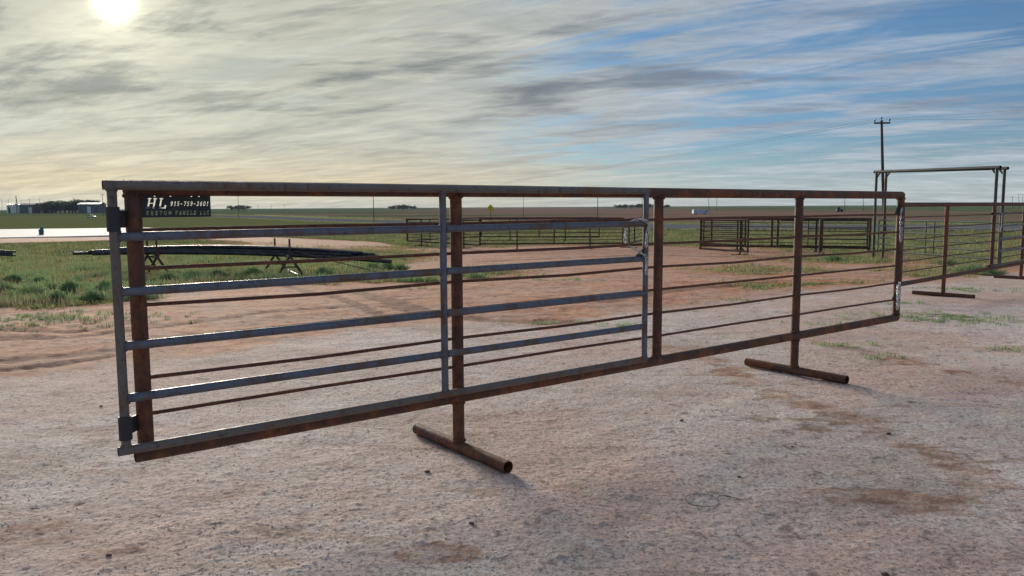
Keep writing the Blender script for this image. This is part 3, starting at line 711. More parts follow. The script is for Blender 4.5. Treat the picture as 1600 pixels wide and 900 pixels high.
# stout double posts
def stout(u, v, r, h, lab):
    p = gp(u, v); t_ = thing('stout_post', p, lab, 'post'); mb = MB(); mb.path([p, p + Vector((0, 0, h))], r, 14); obj('post', mb, M['far_rust'], t_)
    mb = MB(); mb.path([p + Vector((0, -.35, .04)), p + Vector((0, .35, .04))], .04, 8); obj('skid_foot', mb, M['far_rust'], t_)
dd = q1 - q0; an = math.atan2(dd.y, dd.x); Lg = Vector((dd.x, dd.y, 0)).length
stout(1282, 396, .085, 1.5, 'thick dark upright in the middle run, left of its dark gate')
stout(1357, 393.5, .085, 1.46, 'thick dark upright closing the right end of the middle run')
gate(Vector((q0.x, q0.y, min(q0.z, q1.z))), an, Lg * .655, [], Lg * .985, -.1, 1.45, .30, [1.08, .62], 'dark pipe gate in the right bay of the middle run', m__='dark_iron', md='dark_iron', r=.026, nseg=8, hinge=None)

# ------------------------------------------------------------------ pipe bundle on trestles
def trestle(u0, v0, u1, v1, lab):
    """near A-frame foot midpoint (u0, v0), far A-frame (u1, v1)"""
    a, b_ = at(u0, v0), at(u1, v1); t_ = thing('trestle', (a + b_) / 2, lab, 'trestle', 'trestles under the pipe bundle')
    for p in (a, b_):
        apex = p + Vector((0, 0, .56)); w_ = .34
        for s in (-1, 1):
            mb = MB(); mb.path([p + Vector((w_ * s, 0, 0)), apex + Vector((-.05 * s, 0, .03))], .034, 10); obj('leg', mb, M['far_rust'], t_)
        mb = MB(); mb.path([p + Vector((-.17, .0, .22)), p + Vector((.17, .0, .22))], .018, 8); obj('brace', mb, M['far_rust'], t_)
        mb = MB(); mb.path([apex, apex + Vector((0, 0, .42))], .026, 10); obj('stake', mb, M['far_rust'], t_)
    mb = MB(); mb.path([a + Vector((0, -.05, .50)), b_ + Vector((0, .05, .50))], .03, 10); obj('crossbar', mb, M['far_rust'], t_)
    return (a + b_) / 2
tl = trestle(247, 431, 232, 427, 'left trestle of rusty pipe, seen just beside the gate post'); tr = trestle(454, 430, 431, 424, 'right trestle of rusty pipe in the grass under the bundle')
yb = (tl.y + tr.y) / 2
def bend(x0, x1, y, z0, zm, z1, n=14): 
    return [Vector((x0 + (x1 - x0) * k / n, y + .0 * k, (z0 * (1 - k / n) + z1 * k / n) + 4 * (zm - (z0 + z1) / 2) * (k / n) * (1 - k / n))) for k in range(n + 1)]
zc = tl.z + .54; XL, XR = dep(118, 395, yb).x, dep(590, 400, yb).x
zl, zr = dep(130, 395.5, yb).z, dep(590, 401, yb).z
lab = ['black pipe lying at the front of the bundle', 'black pipe lying on top of the bundle', 'black pipe lying at the back of the bundle']
k_ = 0
for rowi in range(3):
    for c_ in range(5 - rowi):
        y = yb - .22 + c_ * .105 + rowi * .052; z = .085 * rowi
        x0 = XL + random.uniform(0, 1.3) if not (rowi == 2) else XL + .9 + random.uniform(0, .5); x1 = XR - random.uniform(0, .9)
        if rowi == 0 and c_ == 0: x0, x1 = XL + .6, XR + .42
        zmid = zc + z + .04
        rad = .045
        o = MB(); o.path(bend(x0, x1, y, zl + z * .6, zmid, zr + z * .6 - (.13 if (rowi == 0 and c_ == 0) else 0)), rad if not (rowi == 0 and c_ == 0) else .055, 12, True, .85)
        ob = obj('stock_pipe', o, M['black_pipe'], None, loc=(x0, y, zl))
        tag(ob, ['black steel pipe in the bottom layer of the long bundle on trestles', 'black steel pipe in the middle layer of the long bundle on trestles', 'black steel pipe on top of the long bundle on trestles'][rowi] if not (rowi == 0 and c_ == 0) else 'thicker black pipe sticking out furthest right at the front of the bundle', 'pipe', ('pipes in the bottom layer of the bundle', 'pipes in the middle layer of the bundle', 'pipes on top of the bundle')[rowi] if not (rowi == 0 and c_ == 0) else None)
o = MB(); o.path([dep(92, 393, yb), dep(140, 393.2, yb + .1), dep(210, 392, yb + .1)], .012, 8); ob = obj('thin_rod', o, M['black_pipe'], None, loc=dep(92, 393, yb)); tag(ob, 'thin black rod poking out of the left end of the pipe bundle', 'rod')
o = MB(); o.path([dep(462, 392, yb - .3), dep(500, 403, yb - .7), dep(578, 422, yb - 1.6)], .012, 8); ob = obj('thin_rod', o, M['rust_rod'], None, loc=dep(462, 392, yb - .3)); tag(ob, 'thin rusty rod leaning from the right trestle down to the grass', 'rod')
o = MB(); a = at(442, 421) + Vector((0, 0, .05)); b_ = at(466, 431) + Vector((0, 0, .03)); o.path([a, b_], .02, 8); ob = obj('pale_stick', o, M['white'], None, loc=a); tag(ob, 'pale stick lying in the grass at the right trestle', 'stick')
# second bundle at the left edge
pz = at(-10, 404)
for i in range(5):
    o = MB(); y = pz.y + .1 * i; x1 = dep(24 - 5 * (i % 3), 395, y).x; zz = pz.z + .12 + .06 * (i % 2) + .03 * i
    o.path([Vector((x1 - 4, y, zz + .15)), Vector((x1 - 1.5, y, zz + .08)), Vector((x1, y, zz))], .045, 10, True, .85)
    ob = obj('stock_pipe', o, M['black_pipe'], None, loc=(x1, y, zz)); tag(ob, 'black steel pipe in the low pile at the left edge of the yard', 'pipe', 'pipes in the low pile at the left edge')

# ------------------------------------------------------------------ drum on the slab, road sign
p = dep(64.5, 363, 74.); p.z = zt
dr = thing('drum', p, 'small dark teal drum standing on the pale slab', 'drum')
mb = MB(); mb.path([p, p + Vector((0, 0, .02)), p + Vector((0, 0, .25)), p + Vector((0, 0, .27)), p + Vector((0, 0, .52)), p + Vector((0, 0, .54))], [.20, .21, .21, .225, .21, .215], 16); obj('drum_body', mb, M['teal'], dr)
mb = MB(); mb.ball(p + Vector((.07, 0, .62)), (.17, .13, .14), 9, 6, .12); obj('bag', mb, M['teal'], dr)
p = dep(766.5, 325.5, 104); b0 = Vector((p.x, p.y, float(gz(p.y))))
s_ = thing('road_sign', b0, 'yellow diamond warning sign beyond the far pen', 'road sign')
mb = MB(); mb.path([b0, Vector((p.x, p.y + .03, p.z))], .04, 8); obj('signpost', mb, M['wood'], s_)
mb = MB(); rot = Matrix.Rotation(R(45), 3, 'Y'); mb.box(p, (.74, .03, .74), rot); obj('sign_face', mb, M['yellow'], s_)
mb = MB(); mb.box(p + Vector((0, -.02, .08)), (.05, .012, .20)); mb.box(p + Vector((0, -.02, -.14)), (.2, .012, .05)); obj('sign_symbol', mb, M['black'], s_)

# ------------------------------------------------------------------ utility poles and wires
def pole(u_t, v_t, u_b, y, lab, arm=1.8, r=.15, group='utility poles across the plain', arms=True, name='utility_pole'):
    p = dep(u_b, 330, y); b0 = Vector((p.x, y, float(gz(y)))); q = dep(u_t, v_t, y)
    t_ = thing(name, b0, lab, 'utility pole', group)
    mid = b0.lerp(q, .5) + Vector(((q.x - b0.x) * .05, 0, 0)); mb = MB(); mb.path([b0, mid, q], [r, r * .85, r * .65], 10); obj('pole', mb, M['wood'], t_)
    ends = []
    if arms:
        ax = Vector((1, -.1, 0)).normalized(); c = q - Vector((0, 0, r * 1.6))
        mb = MB(); rot = Vector((1, 0, 0)).rotation_difference(ax).to_matrix(); mb.box(c + Vector((0, -r * .8, 0)), (arm, r * .75, r * .9), rot); obj('crossarm', mb, M['wood'], t_)
        for s in (-.46, 0, .46):
            e = c + ax * arm * s + Vector((0, -r * .8, r * .45)) if s else q
            mb = MB(); mb.path([e, e + Vector((0, 0, .08)), e + Vector((0, 0, .12)), e + Vector((0, 0, .26))], [.02, .02, .07, .05] if y < 150 else [.05, .05, .12, .08], 8); obj('insulator', mb, M['ceramic'], t_)
            ends.append(e + Vector((0, 0, .24)))
    return ends
def cable(a, b_, sag, lab, r=.012, n=24):
    mb = MB(); a, b_ = Vector(a), Vector(b_)
    mb.path([a.lerp(b_, k / n) - Vector((0, 0, 4 * sag * (k / n) * (1 - k / n))) for k in range(n + 1)], r, 5); o = obj('power_line', mb, M['wire'], None, loc=a); tag(o, lab, 'wire', 'power lines'); return o
E0 = pole(1377.5, 188, 1384, 64, 'tall leaning wooden utility pole with a short crossarm beside the overhead frame', arm=1.25, r=.14)
E1 = pole(583, 300, 584, 250, 'thin utility pole between the sign plate and the gate middle stile', arm=2.2, r=.13)
E2 = pole(160, 303.5, 161, 560, 'distant pole just left of the gate hinge post', arm=3.0, r=.2)
far = [(372, 306, 372, 330, 'distant pole just right of the sign plate'), (818, 306, 818, 330, 'distant pole right of the yellow road sign'), (934, 300, 934, 190, 'closer pole left of the gate latch chain'), (1003, 300, 1004, 230, 'pole close beside the gate end stile'),
       (1107, 303, 1108, 700, 'left one of two distant poles right of the white trailer'), (1120, 304, 1120, 700, 'right one of two distant poles right of the white trailer'), (1320, 309, 1320, 600, 'distant pole beside the dark tractor'), (1349, 309, 1349, 640, 'distant pole right of the dark tractor'),
       (62, 310.5, 62, 900, 'tiny pole above the low blue sheds'), (46, 311.5, 46, 950, 'tiny pole left of the low blue sheds'), (13, 312, 13, 1000, 'tiny pole second from the left edge'), (3, 313, 3, 1050, 'tiny pole at the very left edge'), (114.5, 309, 114.5, 1000, 'tiny pole above the grove'), (1582, 307, 1582, 800, 'leftmost of three thin poles at the right edge'), (1592, 303, 1592, 800, 'middle one of three thin poles at the right edge'), (1598, 304, 1598, 800, 'rightmost of three thin poles at the right edge'), (33, 312.5, 33, 950, 'tiny pole right of the derrick-like mast')]
for a in far: pole(*a[:4], a[4], arm=1.6 if a[3] < 400 else 3.2, r=.1 if a[3] < 400 else .22)
# wires: left span from the near pole to the thin pole, right span out of the picture
for i, s in enumerate((0, 2)):
    cable(E0[s], E1[s], 1.6, ['upper', 'lower'][i] + ' wire sagging left from the near utility pole', r=.010)
    cable(E0[s], dep(2300, [92, 150][i], 52), .5, ['upper', 'lower'][i] + ' wire running right from the near utility pole', r=.007)
cable(E1[0], E2[0], 1.5, 'far wire running left behind the gate top rail', r=.03); 
ma = thing('lattice_mast', dep(26, 324, 900), 'pair of leaning poles joined at the top on the left horizon', 'mast'); q = dep(24.8, 307, 900); b0 = Vector((q.x, 900, -3))
for dx_ in (-.2, 2.4):
    mb = MB(); mb.path([b0 + Vector((dx_, 0, 0)), q], .28, 6); obj('mast_leg', mb, M['wood'], ma)
mb = MB(); mb.box(q, (2.6, .3, .5)); obj('mast_head', mb, M['wood'], ma)

# ------------------------------------------------------------------ buildings, vehicles on the horizon
def shed(u0, u1, v_eave, v_ridge, y, lab, dpt=14, wm='shed_wall', rm='shed_roof', doors=0):
    a, b_ = dep(u0, v_eave, y), dep(u1, v_eave, y); zr = dep(u0, v_ridge, y).z; z0 = float(gz(y)); W = b_.x - a.x; cx = (a.x + b_.x) / 2
    t_ = thing('farm_shed', (cx, y, z0), lab, 'building'); h = a.z - z0
    mb = MB(); mb.box((cx, y + dpt / 2, z0 + h / 2), (W, dpt, h)); obj('wall', mb, M[wm], t_)
    mb = MB(); x0, x1 = a.x - .6, b_.x + .6; yy = (y - .6, y + dpt / 2, y + dpt + .6)
    vs = [(x0, yy[0], a.z + .05), (x1, yy[0], a.z + .05), (x1, yy[1], zr), (x0, yy[1], zr), (x0, yy[2], a.z + .05), (x1, yy[2], a.z + .05)]; vs += [(x, yq, z + .25) for x, yq, z in vs]
    mb.add(vs, [(6, 7, 8, 9), (9, 8, 11, 10), (1, 0, 3, 2), (2, 3, 4, 5), (0, 1, 7, 6), (4, 10, 11, 5), (0, 6, 9, 3), (3, 9, 10, 4), (1, 2, 8, 7), (2, 5, 11, 8)]); obj('roof', mb, M[rm], t_)
    for i in range(doors):
        x = a.x + W * (i + .5) / doors; mb = MB(); mb.box((x, y - .05, z0 + h * .38), (W / doors * .45, .12, h * .75)); obj('door', mb, M['white' if i % 2 else 'glass'], t_)
shed(121, 156, 319.6, 316.6, 900, 'long shed with a pale white roof in front of the grove', doors=3)
shed(30, 52, 320.6, 318, 960, 'low dark blue shed, the left one of the two long ones on the left horizon', rm='shed_wall', doors=2)
shed(52, 76, 319.9, 317.2, 980, 'low dark blue shed beside the grove on the left horizon', rm='shed_wall', doors=3)
shed(10, 18, 320.5, 319, 1000, 'tiny white shed near the left edge of the horizon', wm='white', doors=1)
shed(20, 28, 321, 319.6, 1010, 'tiny white shed right under the leaning mast', wm='white', doors=1)
def car(p, yaw, lab, body='white', L=4.6, W=1.9, kind='car', van=False, name='parked_car'):
    t_ = thing(name, p, lab, kind); Rz = Matrix.Rotation(yaw, 3, 'Z'); f = lambda x, y, z: Vector(p) + Rz @ Vector((x * L / 4.6, y * W / 1.9, z))
    prof = [(-2.3, .35), (-2.3, .85), (-2.15, .95), (-1.0, 1.0), (1.3, .95), (2.2, .85), (2.3, .5), (2.25, .35)] if not van else [(-2.3, .4), (-2.3, 2.3), (-2.1, 2.6), (1.9, 2.6), (2.3, 2.2), (2.3, .4)]
    mb = MB(); n = len(prof); vs = [f(x, -.95, z) for x, z in prof] + [f(x, .95, z) for x, z in prof]; mb.add(vs, [tuple(range(n)), tuple(range(2 * n - 1, n - 1, -1))] + [(i, i + n, (i + 1) % n + n, (i + 1) % n) for i in range(n)]); obj('body', mb, M[body], t_)
    if not van:
        cab = [(-1.7, .97), (-1.2, 1.45), (.3, 1.47), (1.1, .97)]; mb = MB(); vs = [f(x, -.8, z) for x, z in cab] + [f(x, .8, z) for x, z in cab]; mb.add(vs, [(0, 1, 2, 3), (7, 6, 5, 4)] + [(i, i + 4, (i + 1) % 4 + 4, (i + 1) % 4) for i in range(4)]); obj('window', mb, M['glass'], t_)
        mb = MB(); mb.add([f(-1.25, -.78, 1.46), f(.35, -.78, 1.48), f(.35, .78, 1.48), f(-1.25, .78, 1.46), f(-1.2, -.7, 1.53), f(.3, -.7, 1.54), f(.3, .7, 1.54), f(-1.2, .7, 1.53)], [(4, 5, 6, 7), (0, 1, 5, 4), (1, 2, 6, 5), (2, 3, 7, 6), (3, 0, 4, 7)]); obj('roof', mb, M[body], t_)
    else:
        for x in (1.7,): mb = MB(); mb.box(f(x, -.97, 1.7), (.9, .05, .6), Rz); obj('window', mb, M['glass'], t_)
    for x in (-1.45, 1.45):
        for s in (-1, 1):
            mb = MB(); mb.path([f(x, s * .98, .34), f(x, s * .72, .34)], .34, 14); obj('wheel', mb, M['rubber'], t_)
p = dep(142, 329, 410); car(Vector((p.x, 410, -3)), .1, 'white car parked on the plain in front of the pale-roofed shed')
p = dep(1094, 327, 430); car(Vector((p.x, 430, -3)), .1, 'long white trailer parked out in the field under the horizon', L=8.2, W=2.5, body='trailer_paint', kind='trailer', van=True, name='trailer')
p = dep(1312, 320, 520); pb = Vector((p.x, 520, -3)); tr_ = thing('tractor', pb, 'small dark tractor on the right horizon', 'tractor')
zq = 1.4
mb = MB(); mb.box(pb + Vector((.8, 0, 1.5)), (2.4, 1.2, 1.0)); mb.box(pb + Vector((-1.4, 0, 1.3)), (1.2, 1.4, .9)); obj('body', mb, M['tractor'], tr_)
mb = MB(); mb.box(pb + Vector((-.7, 0, 2.5)), (1.5, 1.5, 1.4)); obj('cab', mb, M['glass'], tr_); mb = MB(); mb.box(pb + Vector((-.7, 0, 3.25)), (1.8, 1.7, .16)); obj('cab_roof', mb, M['tractor'], tr_)
for x, r_ in ((-1.1, .95), (1.5, .6)):
    for s in (-1, 1): mb = MB(); mb.path([pb + Vector((x, s * 1.1, r_)), pb + Vector((x, s * .75, r_))], r_, 14); obj('wheel', mb, M['rubber'], tr_)
# centre-pivot irrigator
pv = thing('irrigation_pivot', dep(420, 322, 1100), 'thin arched irrigation line on the horizon right of the sign plate', 'irrigator')
pa, pb_ = dep(382, 318.8, 1100), dep(465, 319.6, 1100)
for i in range(4):
    a = pa.lerp(pb_, i / 4); b_ = pa.lerp(pb_, (i + 1) / 4); mb = MB(); mb.path([a, a.lerp(b_, .5) + Vector((0, 0, .9)), b_], .14, 5); obj('span_pipe', mb, M['wire'], pv)
    mb = MB(); mb.path([a, Vector((a.x - 1.5, a.y, -3))], .1, 5); mb.path([a, Vector((a.x + 1.5, a.y, -3))], .1, 5); obj('tower', mb, M['wire'], pv)

# ------------------------------------------------------------------ trees
def tree_mesh(seed, H=1.0, wide=1.2, clumps=34):
    r_ = random.Random(seed); tk = MB(); tk.path([(0, 0, 0), (.01, 0, H * .25), (0, .02, H * .55)], [.045 * H, .035 * H, .02 * H], 7)
    for i in range(5):
        a = r_.random() * 6.28; tk.path([(0, 0, H * (.2 + .06 * i)), (math.cos(a) * .2 * wide * H, math.sin(a) * .2 * wide * H, H * (.45 + .08 * i))], [.02 * H, .008 * H], 5)
    V = []; F = []
    for c in range(clumps):
        a = r_.random() * 6.28; el = r_.uniform(-.2, 1); rad = r_.uniform(.15, .48) * wide
        cx, cy, cz = math.cos(a) * rad * H, math.sin(a) * rad * H, H * (.38 + .50 * el * (1 - rad / wide * .9))
        cr = r_.uniform(.11, .20) * H
        for k in range(110):
            u = Vector((r_.gauss(0, 1), r_.gauss(0, 1), r_.gauss(0, 1))).normalized() * cr * r_.uniform(.5, 1.05); s = .028 * H * r_.uniform(.6, 1.3)
            p = Vector((cx, cy, cz)) + u; x = Vector((r_.gauss(0, 1), r_.gauss(0, 1), r_.gauss(0, 1))).normalized(); y = u.cross(x).normalized(); o = len(V)
            V += [p - x * s, p + y * s * .7, p + x * s, p - y * s * .7]; F.append((o, o + 1, o + 2, o + 3))
    cm = MB(); cm.add(V, F); return tk, cm
protos = []
for sd_ in range(4):
    tk, cm = tree_mesh(sd_ + 3, 1.0, (1.0, 1.25, .9, 1.4)[sd_]); out = []
    for nm, mb, mm in (('trunk', tk, M['wood']), ('crown', cm, M['leaves'])):
        me = bpy.data.meshes.new(nm); me.from_pydata([tuple(p) for p in mb.v], [], mb.f); me.materials.append(mm); out.append(me)
    protos.append(out)
def tree(u, vtop, y, lab, i, group):
    q = dep(u, vtop, y); z0 = float(gz(y)); h = q.z - z0; t_ = thing('tree', (q.x, y, z0), lab, 'tree', group)
    for nm, me in zip(('trunk', 'crown'), protos[i % 4]):
        o = bpy.data.objects.new(nm, me); C.objects.link(o); o.parent = t_; o.scale = (h * 1.5, h * 1.5, h * 1.05); o.rotation_euler.z = i * 1.7
gt = [(80, 313.2, 'leftmost tree of the dark grove'), (86, 311.2, 'rounded tree in the left clump of the grove'), (93, 312.2, 'tree at the right side of the left clump of the grove'), (100, 313.5, 'lower tree at the right foot of the left clump'), (107, 315.2, 'low tree in the dip of the grove'), (112, 313, 'tree rising at the right of the dip in the grove'), (117, 310, 'tallest tree, left of the pale roof ridge'), (124, 311, 'tree straight behind the left end of the pale roof'), (130, 311.4, 'tree behind the middle of the pale roof'), (136, 309.8, 'tall tree behind the right half of the pale roof'), (140, 312, 'rightmost tree of the dark grove'), (72, 316.5, 'small tree at the left foot of the grove')]
for i, (u, v, l) in enumerate(gt): tree(u, v, 930 + (i % 3) * 18, l, i, 'trees of the dark grove')
ht = [(362, 318.5, 1500), (373, 318, 1550), (384, 318.8, 1500), (612, 319.6, 1500), (622, 318.0, 1500), (629, 317.5, 1480), (636, 318.8, 1520), (646, 319.4, 1500), (966, 317.6, 1500), (976, 317.2, 1500), (985, 317.8, 1500), (997, 316.4, 1450), (1004, 316.1, 1450), (1013, 316.6, 1450), (1020, 316.4, 1500), (1042, 317.8, 1500), (230, 319.5, 1600), (246, 319, 1600)]
HL_ = ['leftmost low horizon tree just right of the sign plate', 'low horizon tree behind the pole right of the sign plate', 'low horizon tree at the left end of the irrigation line', 'leftmost low horizon tree in the clump left of the gate middle stile', 'second low horizon tree in the clump left of the gate middle stile', 'highest low horizon tree in the clump left of the gate middle stile', 'low horizon tree right of the highest one near the gate middle stile', 'last low horizon tree before the gate middle stile', 'leftmost low horizon tree left of the gate latch chain', 'second low horizon tree left of the gate latch chain', 'third low horizon tree left of the gate latch chain', 'low horizon tree touching the left side of the gate end stile', 'low horizon tree straight behind the gate end stile', 'low horizon tree in the gap between gate end stile and rusty post', 'low horizon tree against the left side of the rusty post', 'low horizon tree alone between the rusty post and the white trailer', 'low horizon tree seen through the left half of the sign plate', 'low horizon tree seen through the middle of the sign plate']
for i, (u, v, y) in enumerate(ht): tree(u, v + 1.3, y, HL_[i], i + 1, 'low trees along the horizon')

# ------------------------------------------------------------------ wire fence on the far side of the road
fn = thing('wire_fence', Vector((*road_far[3], float(gz(road_far[3][1])))), 'thin wire fence with metal posts along the far side of the highway', 'fence')
rfp = [Vector((x, y + 5.5, 0)) for x, y in road_far[1:]]
pts = []
for a, b_ in zip(rfp[:-1], rfp[1:]):
    k = max(1, int((b_ - a).length / 7)); pts += [a.lerp(b_, i / k) for i in range(k)]
for q in pts:
    z0 = float(gz(q.y)); mb = MB(); mb.path([(q.x, q.y, z0), (q.x, q.y, z0 + 1.15 + random.uniform(-.05, .05))], .035, 5); obj('fence_post', mb, M['wood'], fn)
for h_ in (.35, .7, 1.05):
    mb = MB(); mb.path([(q.x, q.y, float(gz(q.y)) + h_) for q in pts], .009, 4); obj('fence_wire', mb, M['wire'], fn)

# ------------------------------------------------------------------ grass, weeds, stones
def blades(px_, py_, pz_, hgt, spread, nb, width, rs):
    """nb bent blades (two triangles each) at every tuft"""
    n = len(px_); N = n * nb
    X0 = np.repeat(px_, nb) + rs.normal(0, 1, N) * np.repeat(spread, nb) * .45; Y0 = np.repeat(py_, nb) + rs.normal(0, 1, N) * np.repeat(spread, nb) * .45; Z0 = np.repeat(pz_, nb)
    H = np.repeat(hgt, nb) * rs.uniform(.5, 1.15, N); a = rs.random(N) * 6.283; lean = rs.uniform(.15, .8, N) * H
    wx, wy = np.cos(a + 1.57) * width * rs.uniform(.6, 1.3, N), np.sin(a + 1.57) * width * rs.uniform(.6, 1.3, N)
    dx_, dy_ = np.cos(a) * lean, np.sin(a) * lean
    P = np.stack([np.stack([X0 - wx, Y0 - wy, Z0 - .01], -1), np.stack([X0 + wx, Y0 + wy, Z0 - .01], -1), np.stack([X0 + dx_ * .4 + wx * .7, Y0 + dy_ * .4 + wy * .7, Z0 + H * .6], -1), np.stack([X0 + dx_ * .4 - wx * .7, Y0 + dy_ * .4 - wy * .7, Z0 + H * .6], -1), np.stack([X0 + dx_, Y0 + dy_, Z0 + H], -1)], 1).reshape(-1, 3)
    b0 = np.arange(N)[:, None] * 5
    F = np.concatenate([b0 + np.array([0, 1, 2]), b0 + np.array([0, 2, 3]), b0 + np.array([3, 2, 4])], 0); return P, F
rs = np.random.default_rng(21)
def scatter(n, inside, smax=1.):
    """random ground points, even in the picture sense (denser nearby)"""
    d = 1850 / rs.uniform(14, 300, n); a = np.radians(rs.uniform(-38, 38, n)); x = d * np.sin(a) / np.cos(a); y = d
    k = inside(x, y); return x[k], y[k]
def gmask(x, y):
    m_ = np.zeros(x.shape)
    for pl in P_gr: m_ = np.maximum(m_, np.clip(.5 + sdist(x, y, pl) / (1.0 * np.clip(np.hypot(x, y) / 15, .3, 4)) * .5, 0, 1))
    m_ = m_ * (sdist(x, y, P_redbank) < .1)
    n_ = fbm(x * .9, y * .9, 4); n2_ = fbm(x * .25 + 9, y * .25, 3)
    ok = (sdist(x, y, SLAB) < -.5) & (y > 5)
    rd = np.minimum(pdist(x, y, road_near), pdist(x, y, road_far))
    inroad = sdist(x, y, road_near + road_far[::-1]) > -.6
    return (rs.random(x.shape) < np.clip(m_ * 1.15 - .38 + n_ * 2.3 + n2_ * 1.0, 0, 1)) & (m_ > .15) & ok & ~inroad
x, y = scatter(150000, gmask)
x, y = x[:52000], y[:52000]
dist = np.hypot(x, y); hg = rs.uniform(.05, .13, len(x)) * np.where((x > 1.5) & (dist < 24), .55, 1.) * np.clip(1 + fbm(x * .5, y * .5, 2) * 1.2, .5, 2) * np.clip(dist / 25, .7, 1.5)
P, F = blades(x, y, height(x, y), hg, hg * 1.6, 6, .010, rs); P = P
go = npmesh('grass', P, F, M['grass']); tag(go, 'low green and straw coloured grass round the pens and trestles', 'grass', None, 'stuff')
# stubble in the fields beyond the road edge: taller verge weeds
xv, yv = [], []
for pl, off in ((road_near, -1.2), (road_far, 3), (road_far, 14), (road_far, 30)):
    pl = np.array(pl); d = np.concatenate([[0], np.cumsum(np.hypot(*np.diff(pl, axis=0).T))])
    s = rs.uniform(0, d[-1], 4500); xx = np.interp(s, d, pl[:, 0]); yy = np.interp(s, d, pl[:, 1]); xv.append(xx + rs.normal(0, .8, 4500)); yv.append(yy + off + rs.normal(0, 1.3, 4500) * (.6 if off < 0 else 1 if off < 10 else 5))
xv, yv = np.concatenate(xv), np.concatenate(yv); k = sdist(xv, yv, road_near + road_far[::-1]) < -.4; xv, yv = xv[k], yv[k]
hv = rs.uniform(.15, .42, len(xv)) * np.clip(1 + fbm(xv * .1, yv * .1, 2) * 1.5, .4, 1.8); P, F = blades(xv, yv, height(xv, yv), hv, hv * 1.5, 5, .026, rs)
vo = npmesh('roadside_grass', P, F, M['grass']); tag(vo, 'taller rough grass along both edges of the highway', 'grass', None, 'stuff')
# small green sprigs growing in the caliche
sx, sy = [], []
for (u, v, n_, sp_) in [(1430, 492, 26, .30), (1470, 500, 22, .35), (1510, 503, 14, .25), (1550, 497, 10, .2), (1350, 510, 6, .15), (1330, 541, 8, .12), (1590, 545, 8, .1), (1405, 475, 10, .15), (1290, 507, 6, .12), (1380, 560, 5, .1), (1160, 470, 10, .15), (860, 438, 20, .3), (640, 452, 14, .25), (1500, 452, 22, .25), (1530, 455, 14, .2), (880, 505, 10, .2), (960, 510, 8, .2), (45, 500, 60, .5), (100, 492, 50, .45), (20, 512, 30, .4), (150, 500, 20, .35)]:
    p = at(u, v); a = rs.normal(0, sp_, n_); sx += list(p.x + a * 1.6); sy += list(p.y + rs.normal(0, sp_ * .7, n_))
sx, sy = np.array(sx), np.array(sy); hs = rs.uniform(.02, .055, len(sx)); P, F = blades(sx, sy, height(sx, sy), hs, hs * 2.2, 16, .005, rs)
so_ = npmesh('sprigs', P, F, M['weed']); tag(so_, 'flat green sprigs of weed growing in the pale yard', 'weeds', None, 'stuff')
def tallmask(x, y):
    return gmask(x, y) & (fbm(x * .7 + 3, y * .7, 3) > .12) & (np.hypot(x, y) < 45) & (x < 1.5)
x, y = scatter(60000, tallmask); x, y = x[:3800], y[:3800]; ht_ = rs.uniform(.10, .24, len(x))
P, F = blades(x, y, height(x, y), ht_, ht_ * 1.3, 26, .007, rs); tg = npmesh('tall_grass', P, F, M['weed']); tag(tg, 'uneven taller tufts standing in the grassy patches', 'grass', None, 'stuff')
x, y = scatter(60000, lambda x, y: gmask(x, y) & ((x < 0) | (y > 17))); x, y = x[:2200], y[:2200]; ht_ = rs.uniform(.08, .22, len(x))
P, F = blades(x, y, height(x, y), ht_, ht_ * .8, 12, .006, rs); tg = npmesh('dry_stalks', P, F, M['straw']); tag(tg, 'dry straw coloured stalks scattered among the grass', 'grass', None, 'stuff')
# bushy weeds
def weed(u, v, w_, h_, lab, seed, group='bushy weeds'):
    r2 = np.random.default_rng(seed); p = at(u, v); p.z = gh(p.x, p.y)
    t_ = thing('weed_bush', p, lab, 'weed', group); n = int(330 * max(1, w_ * 1.3))
    a = r2.random(n) * 6.283; rr_ = np.sqrt(r2.random(n)) * w_ / 2; lump = 1 + .35 * np.sin(a * 3 + seed) + .2 * np.sin(a * 7 + seed)
    X0 = rr_ * np.cos(a) * lump * .35; Y0 = rr_ * np.sin(a) * .3; top = h_ * (1 - (rr_ / (w_ / 2)) ** 2 * .65) * r2.uniform(.55, 1.15, n)
    tx, ty = X0 + rr_ * np.cos(a) * lump * .65, Y0 + rr_ * np.sin(a) * .7
    V, F = [], []
    for i in range(n):
        b0, tp = np.array([X0[i], Y0[i], -.01]), np.array([tx[i], ty[i], top[i]])
        for j in range(7):
            f = .25 + .75 * (j + r2.random()) / 7; c = b0 + (tp - b0) * f; c[2] = top[i] * f ** .8
            d = r2.normal(0, 1, 3); d[2] = abs(d[2]) * .8 + .2; d /= np.linalg.norm(d); s = np.cross(d, r2.normal(0, 1, 3)); s /= np.linalg.norm(s) + 1e-9
            L_ = r2.uniform(.025, .055) * (1.3 - f * .5); W2 = .006 + .003 * r2.random(); o = len(V)
            V += [c - s * W2 * .3, c + d * L_ * .5 - s * W2, c + d * L_, c + d * L_ * .5 + s * W2]; F.append((o, o + 1, o + 2, o + 3))
    me = npmesh('leaves', np.array(V), np.array(F), M['weed']); me.parent = t_
    mb = MB()
    for i in range(0, n, 14): mb.path([(p.x + X0[i], p.y + Y0[i], p.z), (p.x + tx[i], p.y + ty[i], p.z + top[i] * .9)], .0035, 4)
    obj('stems', mb, M['weed'], t_)
